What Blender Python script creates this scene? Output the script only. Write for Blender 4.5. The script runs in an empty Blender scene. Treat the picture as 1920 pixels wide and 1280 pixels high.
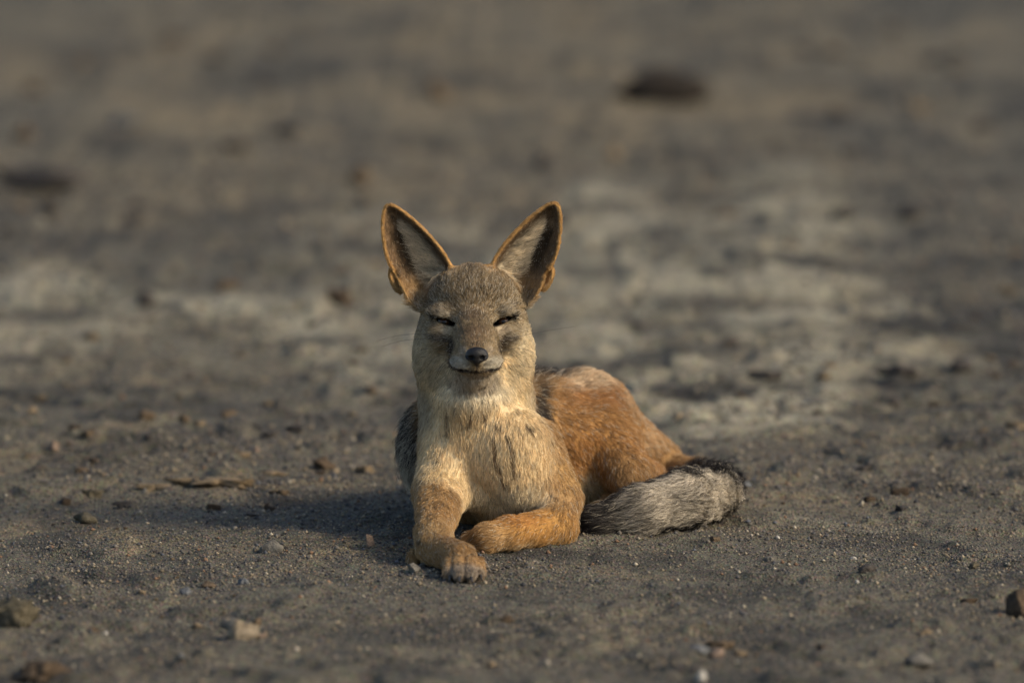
import bpy, bmesh, math, random
import numpy as np
from mathutils import Vector

random.seed(7)
RNG = np.random.default_rng(11)
SC = bpy.context.scene
COL = SC.collection
R = math.radians

# ------------------------------------------------------------------ camera
FPX = 15000.0                      # focal length in photograph pixels (1920 wide)
TILT = R(7.7)
CAM = np.array([0.0, -10.0, 1.6])
cam_d = bpy.data.cameras.new('camera')
cam = bpy.data.objects.new('camera', cam_d)
COL.objects.link(cam)
SC.camera = cam
cam.location = CAM
cam.rotation_euler = (R(90) - TILT, 0, 0)
cam_d.sensor_width = 36.0
cam_d.lens = FPX * 36.0 / 1920.0
cam_d.clip_start = 0.1
cam_d.clip_end = 2000
cam_d.dof.use_dof = True
cam_d.dof.focus_distance = 10.03
cam_d.dof.aperture_fstop = 3.1

# ------------------------------------------------------------------ sky, sun, exposure
SUN_EL, SUN_AZ = R(34), R(64)      # azimuth measured from the camera side towards the right
sun_vec = Vector((math.sin(SUN_AZ) * math.cos(SUN_EL), -math.cos(SUN_AZ) * math.cos(SUN_EL), math.sin(SUN_EL)))
world = bpy.data.worlds.new('World')
SC.world = world
world.use_nodes = True
wn = world.node_tree
sky = wn.nodes.new('ShaderNodeTexSky')
sky.sky_type = 'NISHITA'
sky.sun_disc = False
sky.sun_elevation = SUN_EL
sky.sun_rotation = math.atan2(sun_vec.x, sun_vec.y)
sky.dust_density = 2.0
wn.links.new(sky.outputs['Color'], wn.nodes['Background'].inputs['Color'])
wn.nodes['Background'].inputs['Strength'].default_value = 0.135
sl = bpy.data.lights.new('sun', 'SUN')
sl.energy = 2.8
sl.angle = R(14)
sl.color = (1.0, 0.84, 0.62)
sun = bpy.data.objects.new('sun', sl)
COL.objects.link(sun)
sun.rotation_euler = sun_vec.to_track_quat('Z', 'Y').to_euler()
SC.view_settings.view_transform = 'Standard'
SC.view_settings.look = 'None'
SC.view_settings.gamma = 1.0
SC.view_settings.exposure = 0.5
SC.view_settings.use_curve_mapping = False
SC.render.engine = 'CYCLES'
SC.cycles.use_denoising = True
SC.cycles.max_bounces = 8

# ------------------------------------------------------------------ pixel helpers (a pixel is only a direction)
FW = np.array([0.0, math.cos(TILT), -math.sin(TILT)])
UP = np.array([0.0, math.sin(TILT), math.cos(TILT)])
S = 1.0 / 1480.0                   # metres per photograph pixel at the animal


def ray(px, py):
    return FW + np.array([1.0, 0, 0]) * ((px - 960.0) / FPX) + UP * ((640.0 - py) / FPX)


def P(px, py, y):
    d = ray(px, py)
    return CAM + d * ((y - CAM[1]) / d[1])


def G(px, py):
    d = ray(px, py)
    return CAM + d * (-CAM[2] / d[2])


# ------------------------------------------------------------------ noise
def _hash(ix, iy, iz, seed):
    h = (ix.astype(np.int64) * 374761393 + iy.astype(np.int64) * 668265263 + iz.astype(np.int64) * 2147483647 + seed * 974634777)
    h = (h ^ (h >> 13)) * 1274126177
    h = h & 0x7fffffff
    h = (h ^ (h >> 16)) * 2246822519
    return ((h >> 7) & 0xffff).astype(np.float32) / 65535.0


def vnoise(x, y, z=None, seed=0):
    x = np.asarray(x, dtype=np.float64); y = np.asarray(y, dtype=np.float64)
    if z is None:
        ix, iy = np.floor(x), np.floor(y)
        fx, fy = x - ix, y - iy
        fx = fx * fx * (3 - 2 * fx); fy = fy * fy * (3 - 2 * fy)
        o = np.zeros_like(ix)
        a = _hash(ix, iy, o, seed); b = _hash(ix + 1, iy, o, seed)
        c = _hash(ix, iy + 1, o, seed); d = _hash(ix + 1, iy + 1, o, seed)
        return (a * (1 - fx) + b * fx) * (1 - fy) + (c * (1 - fx) + d * fx) * fy
    z = np.asarray(z, dtype=np.float64)
    iz = np.floor(z); fz = z - iz; fz = fz * fz * (3 - 2 * fz)
    ix, iy = np.floor(x), np.floor(y)
    fx, fy = x - ix, y - iy
    fx = fx * fx * (3 - 2 * fx); fy = fy * fy * (3 - 2 * fy)
    out = 0
    for k in (0, 1):
        a = _hash(ix, iy, iz + k, seed); b = _hash(ix + 1, iy, iz + k, seed)
        c = _hash(ix, iy + 1, iz + k, seed); d = _hash(ix + 1, iy + 1, iz + k, seed)
        v = (a * (1 - fx) + b * fx) * (1 - fy) + (c * (1 - fx) + d * fx) * fy
        out = out + v * (fz if k else 1 - fz)
    return out


def fbm(x, y, oct=4, seed=0, gain=0.5):
    s, a, t = 0, 1.0, 0
    for k in range(oct):
        s = s + a * vnoise(x * 2 ** k + 17.3 * k, y * 2 ** k - 9.1 * k, seed=seed + k)
        t += a
        a *= gain
    return s / t


def sstep(e0, e1, x):
    t = np.clip((x - e0) / (e1 - e0), 0, 1)
    return t * t * (3 - 2 * t)


# ------------------------------------------------------------------ materials
def mat(name):
    m = bpy.data.materials.new(name)
    m.use_nodes = True
    return m, m.node_tree, m.node_tree.nodes['Principled BSDF']


def node(nt, typ, **kw):
    n = nt.nodes.new(typ)
    for k, v in kw.items():
        setattr(n, k, v)
    return n


def mixc(nt, fac, a, b, blend='MIX'):
    n = nt.nodes.new('ShaderNodeMix')
    n.data_type = 'RGBA'
    n.blend_type = blend
    for i, v in ((0, fac), (6, a), (7, b)):
        if isinstance(v, (int, float)):
            n.inputs[i].default_value = v
        elif isinstance(v, tuple):
            n.inputs[i].default_value = (*v, 1) if len(v) == 3 else v
        else:
            nt.links.new(v, n.inputs[i])
    return n.outputs[2]


def ramp(nt, src, stops):
    r = nt.nodes.new('ShaderNodeValToRGB')
    e = r.color_ramp.elements
    while len(e) < len(stops):
        e.new(0.5)
    for k, (p, c) in enumerate(stops):
        e[k].position = p
        e[k].color = (*c, 1) if len(c) == 3 else c
    nt.links.new(src, r.inputs[0])
    return r.outputs[0]


def tex_noise(nt, vec, scale, detail=4, rough=0.55):
    n = nt.nodes.new('ShaderNodeTexNoise')
    n.inputs['Scale'].default_value = scale
    n.inputs['Detail'].default_value = detail
    n.inputs['Roughness'].default_value = rough
    nt.links.new(vec, n.inputs['Vector'])
    return n.outputs['Fac']


def dirt_material():
    m, nt, b = mat('bare_dirt')
    geo = nt.nodes.new('ShaderNodeNewGeometry')
    pos = geo.outputs['Position']
    att = node(nt, 'ShaderNodeAttribute', attribute_name='soil')
    sep = nt.nodes.new('ShaderNodeSeparateColor')
    nt.links.new(att.outputs['Color'], sep.inputs[0])
    pale, brown, dark = sep.outputs[0], sep.outputs[1], sep.outputs[2]
    fine = tex_noise(nt, pos, 260, 3, 0.7)
    mid = tex_noise(nt, pos, 45, 4, 0.6)
    big = tex_noise(nt, pos, 7, 4, 0.6)
    grey = ramp(nt, mid, [(0.3, (0.048, 0.045, 0.036)), (0.7, (0.104, 0.095, 0.072))])
    grey = mixc(nt, 0.5, grey, ramp(nt, big, [(0.35, (0.058, 0.054, 0.043)), (0.65, (0.098, 0.089, 0.067))]))
    tan = ramp(nt, mid, [(0.3, (0.092, 0.078, 0.052)), (0.75, (0.15, 0.124, 0.082))])
    crust = ramp(nt, mid, [(0.25, (0.15, 0.139, 0.10)), (0.75, (0.26, 0.238, 0.172))])
    c = mixc(nt, brown, grey, tan)
    c = mixc(nt, pale, c, crust)
    c = mixc(nt, dark, c, (0.034, 0.033, 0.029))
    vor = nt.nodes.new('ShaderNodeTexVoronoi')
    vor.inputs['Scale'].default_value = 330
    nt.links.new(pos, vor.inputs['Vector'])
    grain = mixc(nt, 1.0, vor.outputs['Color'], (0.35, 0.33, 0.30), 'MULTIPLY')
    hs = nt.nodes.new('ShaderNodeHueSaturation')
    hs.inputs['Saturation'].default_value = 0.25
    nt.links.new(vor.outputs['Color'], hs.inputs['Color'])
    c = mixc(nt, 0.8, c, hs.outputs['Color'], 'SOFT_LIGHT')
    f2 = ramp(nt, fine, [(0.35, (0.5, 0.5, 0.5)), (0.65, (1.4, 1.38, 1.34))])
    c = mixc(nt, 0.8, c, f2, 'MULTIPLY')
    nt.links.new(c, b.inputs['Base Color'])
    b.inputs['Roughness'].default_value = 0.95
    b.inputs['Specular IOR Level'].default_value = 0.15
    add = node(nt, 'ShaderNodeMath', operation='ADD')
    nt.links.new(fine, add.inputs[0])
    nt.links.new(vor.outputs['Distance'], add.inputs[1])
    bp = nt.nodes.new('ShaderNodeBump')
    bp.inputs['Strength'].default_value = 0.9
    bp.inputs['Distance'].default_value = 0.003
    nt.links.new(add.outputs[0], bp.inputs['Height'])
    nt.links.new(bp.outputs['Normal'], b.inputs['Normal'])
    return m


def attr_material(name, attr, rough=0.9, spec=0.2, bump=0.0, bscale=300):
    m, nt, b = mat(name)
    a = node(nt, 'ShaderNodeAttribute', attribute_name=attr)
    geo = nt.nodes.new('ShaderNodeNewGeometry')
    n = tex_noise(nt, geo.outputs['Position'], bscale, 3)
    c = mixc(nt, 0.6, a.outputs['Color'], ramp(nt, n, [(0.3, (0.6, 0.6, 0.6)), (0.7, (1.25, 1.25, 1.25))]), 'MULTIPLY')
    nt.links.new(c, b.inputs['Base Color'])
    b.inputs['Roughness'].default_value = rough
    b.inputs['Specular IOR Level'].default_value = spec
    if bump:
        bp = nt.nodes.new('ShaderNodeBump')
        bp.inputs['Distance'].default_value = bump
        nt.links.new(n, bp.inputs['Height'])
        nt.links.new(bp.outputs['Normal'], b.inputs['Normal'])
    return m


_stone_mats = {}


def stone_material(c1, c2):
    key = (c1, c2)
    if key in _stone_mats:
        return _stone_mats[key]
    m, nt, b = mat('stone')
    oi = nt.nodes.new('ShaderNodeTexCoord')
    v = oi.outputs['Object']
    n1 = tex_noise(nt, v, 60, 5, 0.6)
    n2 = tex_noise(nt, v, 420, 3, 0.6)
    c = mixc(nt, ramp(nt, n1, [(0.4, (0, 0, 0)), (0.62, (1, 1, 1))]), c1, c2)
    c = mixc(nt, 0.7, c, ramp(nt, n2, [(0.3, (0.6, 0.6, 0.6)), (0.7, (1.3, 1.3, 1.3))]), 'MULTIPLY')
    nt.links.new(c, b.inputs['Base Color'])
    b.inputs['Roughness'].default_value = 0.9
    b.inputs['Specular IOR Level'].default_value = 0.2
    bp = nt.nodes.new('ShaderNodeBump')
    bp.inputs['Distance'].default_value = 0.002
    bp.inputs['Strength'].default_value = 0.8
    ad = node(nt, 'ShaderNodeMath', operation='ADD')
    nt.links.new(n1, ad.inputs[0]); nt.links.new(n2, ad.inputs[1])
    nt.links.new(ad.outputs[0], bp.inputs['Height'])
    nt.links.new(bp.outputs['Normal'], b.inputs['Normal'])
    _stone_mats[key] = m
    return m


def mesh_from(name, v, f, smooth=True):
    me = bpy.data.meshes.new(name)
    v = np.asarray(v, np.float32); f = np.asarray(f, np.int32)
    k = f.shape[1]
    me.vertices.add(len(v)); me.vertices.foreach_set('co', v.ravel())
    me.loops.add(f.size); me.loops.foreach_set('vertex_index', f.ravel())
    me.polygons.add(len(f))
    me.polygons.foreach_set('loop_start', np.arange(0, f.size, k, dtype=np.int32))
    me.polygons.foreach_set('loop_total', np.full(len(f), k, np.int32))
    me.update(calc_edges=True)
    if smooth:
        me.polygons.foreach_set('use_smooth', np.ones(len(f), bool))
    return me


def set_color(me, name, c):
    a = me.attributes.new(name, 'FLOAT_COLOR', 'POINT')
    rgba = np.ones((len(c), 4), np.float32)
    rgba[:, :3] = c
    a.data.foreach_set('color', rgba.ravel())


def link(name, data, m=None, parent=None, **props):
    o = bpy.data.objects.new(name, data)
    COL.objects.link(o)
    if m is not None:
        data.materials.append(m)
    if parent is not None:
        o.parent = parent
    for k, v in props.items():
        o[k] = v
    return o


# ------------------------------------------------------------------ ground
def gmask(x, y, items, warp=0.0, seed=3):
    """soft world-space patches; items given as (px, py, half width px, half depth m, strength)"""
    out = np.zeros_like(x)
    wx = (fbm(x * 5, y * 1.6, 3, seed) - 0.5) * warp
    wy = (fbm(x * 5 + 40, y * 1.6 + 7, 3, seed + 5) - 0.5) * warp * 3.0
    for px, py, hw, hd, st in items:
        c = G(px, py)
        r = math.sqrt(((x - c[0] + wx) ** 2).min()) if False else None
        sc = math.dist(c, CAM) / FPX
        d = np.sqrt(((x - c[0] + wx) / (hw * sc)) ** 2 + ((y - c[1] + wy) / hd) ** 2)
        out = np.maximum(out, st * (1 - sstep(0.55, 1.15, d)))
    return out


PALE = [(1330, 590, 330, 1.3, 0.9), (1180, 505, 300, .8, 0.75), (1450, 400, 190, .8, 0.5), (680, 610, 160, .45, 0.8),
        (330, 575, 330, .30, 0.62), (60, 560, 170, .3, .5), (700, 470, 200, .8, .45), (1130, 450, 160, 1.0, .55), (60, 640, 130, .3, .4),
        (1640, 600, 260, .35, .4), (1540, 665, 330, .12, .45), (720, 700, 120, .25, .4),
        (1490, 960, 170, .06, .25), (480, 640, 200, .2, .25), (700, 1088, 150, .02, .22), (1120, 1022, 120, .02, .2)]
BROWN = [(200, 1000, 330, .12, .7), (640, 1075, 250, .09, .75), (300, 680, 400, .3, .35), (1250, 960, 500, .1, .25), (1000, 1060, 400, .07, .4),
         (960, 120, 1100, 2.2, .7), (800, 330, 700, 1.2, .5), (1400, 890, 260, .15, .3), (100, 860, 300, .15, .35), (480, 905, 180, .05, .6),
         (1300, 780, 300, .3, .35), (1100, 1200, 400, .12, .25), (1450, 640, 400, .5, .3), (240, 590, 260, .25, .6)]
DARKP = [(1480, 500, 120, .16, .55), (1330, 515, 190, .10, .45), (1850, 600, 120, .6, .5), (1700, 630, 160, .1, .55), (560, 470, 300, .4, .3),
         (1450, 710, 330, .10, .5), (1250, 690, 120, .12, .35), (200, 730, 300, .08, .3), (80, 780, 200, .08, .3), (1890, 680, 60, .3, .5), (250, 890, 260, .05, .45),
         (1030, 1175, 180, .05, .35), (610, 955, 170, .1, .3)]  # last patch paints the jackal's cast shadow into the soil tone


def ground_height(x, y):
    x = np.asarray(x, float); y = np.asarray(y, float)
    near = 1 - sstep(0.25, 0.75, np.sqrt((x / 1.1) ** 2 + ((y - 0.02) / 1.0) ** 2))
    h = (fbm(x * 0.9 + 3, y * 0.7 + 8, 3, 21) - 0.5) * 0.055 * (1 - near)
    h = h + (fbm(x * 7, y * 5.5, 4, 31) - 0.5) * 0.020 * (1 - 0.75 * near)
    far = sstep(1.0, 6.0, y)
    h = h + (fbm(x * 2.6 + 60, y * 2.2, 4, 77) - 0.5) * 0.05 * far
    h = h + (fbm(x * 40, y * 34, 3, 41, 0.6) - 0.5) * 0.0085
    r = fbm(x * 16 + 5, y * 13, 3, 51)
    h = h + sstep(0.54, 0.70, r) * 0.010 * (1 - 0.5 * near)
    return h - 0.002


def axis_pts(lo, hi, step, end_lo, end_hi, grow):
    c = list(np.arange(lo, hi + step * .5, step))
    s, v = step, c[-1]
    while v < end_hi:
        s *= grow; v += s; c.append(v)
    s, v, pre = step, c[0], []
    while v > end_lo:
        s *= grow; v -= s; pre.append(v)
    return np.array(pre[::-1] + c)


gx = axis_pts(-0.80, 0.80, 0.005, -320, 320, 1.075)
gy = axis_pts(-1.10, 1.00, 0.005, -40, 420, 1.022)
GX, GY = np.meshgrid(gx, gy, indexing='xy')
far_fade = 1 - sstep(15, 60, np.hypot(GX, GY))
GZ = ground_height(GX, GY) * np.maximum(far_fade, 0.15)
pale = gmask(GX, GY, PALE, 0.20, 3)
pn = fbm(GX * 9, GY * 7, 4, 91)
pale_m = np.clip(pale * (0.62 + 1.2 * sstep(0.36, 0.62, pn)), 0, 1)
crack = np.abs(fbm(GX * 4.2, GY * 4.0, 4, 131) - 0.5)
pale_m = pale_m * (0.25 + 0.75 * sstep(0.004, 0.028, crack))
GZ = GZ + 0.008 * pale_m
brown = np.clip(gmask(GX, GY, BROWN, 0.25, 13) * (0.4 + 1.2 * sstep(0.35, 0.65, fbm(GX * 6 + 9, GY * 4, 4, 95))) + 0.25 * sstep(.5, .7, fbm(GX * 2.2, GY * 1.7, 3, 66)), 0, 1)
dark = np.clip(gmask(GX, GY, DARKP, 0.25, 23) * (0.3 + 1.3 * sstep(0.4, 0.62, fbm(GX * 10 + 2, GY * 9, 4, 99))) + 0.75 * sstep(.52, .66, fbm(GX * 7, GY * 7, 5, 106)), 0, 1)
nx_, ny_ = len(gx), len(gy)
idx = np.arange(nx_ * ny_).reshape(ny_, nx_)
gf = np.stack([idx[:-1, :-1], idx[:-1, 1:], idx[1:, 1:], idx[1:, :-1]], -1).reshape(-1, 4)
gme = mesh_from('ground', np.stack([GX, GY, GZ], -1).reshape(-1, 3), gf)
set_color(gme, 'soil', np.stack([pale_m, brown, dark], -1).reshape(-1, 3))
link('ground', gme, dirt_material(), kind='structure')


def gz_at(x, y):
    """height of the built sheet"""
    x = np.atleast_1d(np.asarray(x, float)); y = np.atleast_1d(np.asarray(y, float))
    i = np.clip(np.searchsorted(gx, x) - 1, 0, nx_ - 2); j = np.clip(np.searchsorted(gy, y) - 1, 0, ny_ - 2)
    u = (x - gx[i]) / (gx[i + 1] - gx[i]); v = (y - gy[j]) / (gy[j + 1] - gy[j])
    return (GZ[j, i] * (1 - u) + GZ[j, i + 1] * u) * (1 - v) + (GZ[j + 1, i] * (1 - u) + GZ[j + 1, i + 1] * u) * v


# ------------------------------------------------------------------ grit (uncountable): one mesh of small stones
def build_grit(n):
    y = np.concatenate([RNG.uniform(-1.0, 0.9, int(n * .72)), RNG.uniform(-2.2, -1.0, int(n * .10)), 0.9 + 3.6 * RNG.random(n - int(n * .72) - int(n * .10)) ** 1.5])
    x = RNG.uniform(-1, 1, n) * (0.86 + 0.07 * np.maximum(y, 0))
    d = fbm(x * 5, y * 4, 3, 201)
    keep = RNG.random(n) < 0.25 + 0.95 * sstep(.36, .62, d)
    x, y = x[keep], y[keep]
    n = len(x)
    r = 0.0007 + 0.0011 * RNG.random(n) ** 2 + 0.0026 * (RNG.random(n) ** 14)
    r = r * (1 + 0.30 * np.clip(y, 0, 3))
    z = gz_at(x, y)
    base = np.array([[1, 0, 0], [0, 1, 0], [-1, 0, 0], [0, -1, 0], [0, 0, .8], [0, 0, -.8]], float)
    a = RNG.uniform(0, 2 * math.pi, n)
    ca, sa = np.cos(a), np.sin(a)
    jit = RNG.uniform(.65, 1.3, (n, 6, 3))
    v = base[None] * jit * r[:, None, None]
    X = v[..., 0] * ca[:, None] - v[..., 1] * sa[:, None]
    Y = v[..., 0] * sa[:, None] + v[..., 1] * ca[:, None]
    V = np.stack([X + x[:, None], Y + y[:, None], v[..., 2] + (z + r * .35)[:, None]], -1).reshape(-1, 3)
    F = np.array([[0, 1, 4], [1, 2, 4], [2, 3, 4], [3, 0, 4], [1, 0, 5], [2, 1, 5], [3, 2, 5], [0, 3, 5]])
    F = (F[None] + (np.arange(n) * 6)[:, None, None]).reshape(-1, 3)
    pal = np.array([[.05, .05, .052], [.085, .08, .075], [.12, .108, .09], [.17, .14, .095], [.24, .2, .14], [.30, .265, .2], [.17, .105, .065], [.085, .09, .1]])
    pw = np.array([.2, .25, .22, .15, .08, .03, .03, .04])
    k = RNG.choice(len(pal), n, p=pw / pw.sum())
    c = np.repeat(pal[k] * RNG.uniform(.75, 1.25, (n, 1)), 6, axis=0)
    me = mesh_from('grit', V, F, smooth=False)
    set_color(me, 'tone', c)
    link('grit', me, attr_material('grit_stone', 'tone'), kind='stuff', label='fine dark and tan grit strewn over the bare dirt', category='grit')


build_grit(180000)


# ------------------------------------------------------------------ stones
def rock_mesh(name, sx, sy, sz, seed, sub=3, rough=.3, cuts=5, flat=False):
    bm = bmesh.new()
    bmesh.ops.create_icosphere(bm, subdivisions=sub, radius=1)
    rr = np.random.default_rng(seed)
    v = np.array([q.co[:] for q in bm.verts])
    for k in range(cuts):
        nrm = rr.normal(size=3); nrm /= np.linalg.norm(nrm)
        off = rr.uniform(.45, .8)
        d = v @ nrm - off
        v = v - np.maximum(d, 0)[:, None] * nrm[None] * .9
    n = vnoise(v[:, 0] * 1.7 + seed, v[:, 1] * 1.7, v[:, 2] * 1.7, seed) - .5
    n2 = vnoise(v[:, 0] * 5 + seed, v[:, 1] * 5, v[:, 2] * 5, seed + 1) - .5
    n3 = vnoise(v[:, 0] * 11 + seed, v[:, 1] * 11, v[:, 2] * 11, seed + 2) - .5
    v = v * (1 + rough * 1.4 * n + rough * .7 * n2 + rough * .5 * n3)[:, None]
    if flat:
        v[:, 2] = np.sign(v[:, 2]) * np.minimum(np.abs(v[:, 2]), .55 + .25 * n2)
    if flat:
        an = np.arctan2(v[:, 1], v[:, 0])
        v[:, :2] *= (1 + 1.0 * (vnoise(an * 2.2 + seed, an * 0, seed=seed) - .5) + .35 * (vnoise(an * 6 + seed, an * 0, seed=seed + 3) - .5))[:, None]
    v = v / np.abs(v).max(0) * np.array([sx, sy, sz])
    for q, c in zip(bm.verts, v):
        q.co = c
    me = bpy.data.meshes.new(name)
    bm.to_mesh(me); bm.free()
    me.polygons.foreach_set('use_smooth', np.ones(len(me.polygons), bool))
    return me


VD = ((.012, .011, .010), (.03, .023, .017)); DK = ((.035, .032, .03), (.06, .052, .045)); DB = ((.045, .034, .024), (.085, .06, .038)); TN = ((.12, .093, .058), (.18, .135, .085))
PT = ((.17, .135, .09), (.25, .2, .135)); GR = ((.095, .088, .075), (.14, .13, .11)); BG = ((.08, .084, .088), (.115, .12, .124))
WH = ((.27, .255, .225), (.35, .33, .29)); PK = ((.14, .10, .072), (.19, .14, .105)); BR = ((.07, .052, .034), (.115, .083, .052)); OL = ((.06, .052, .034), (.1, .085, .056))
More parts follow.
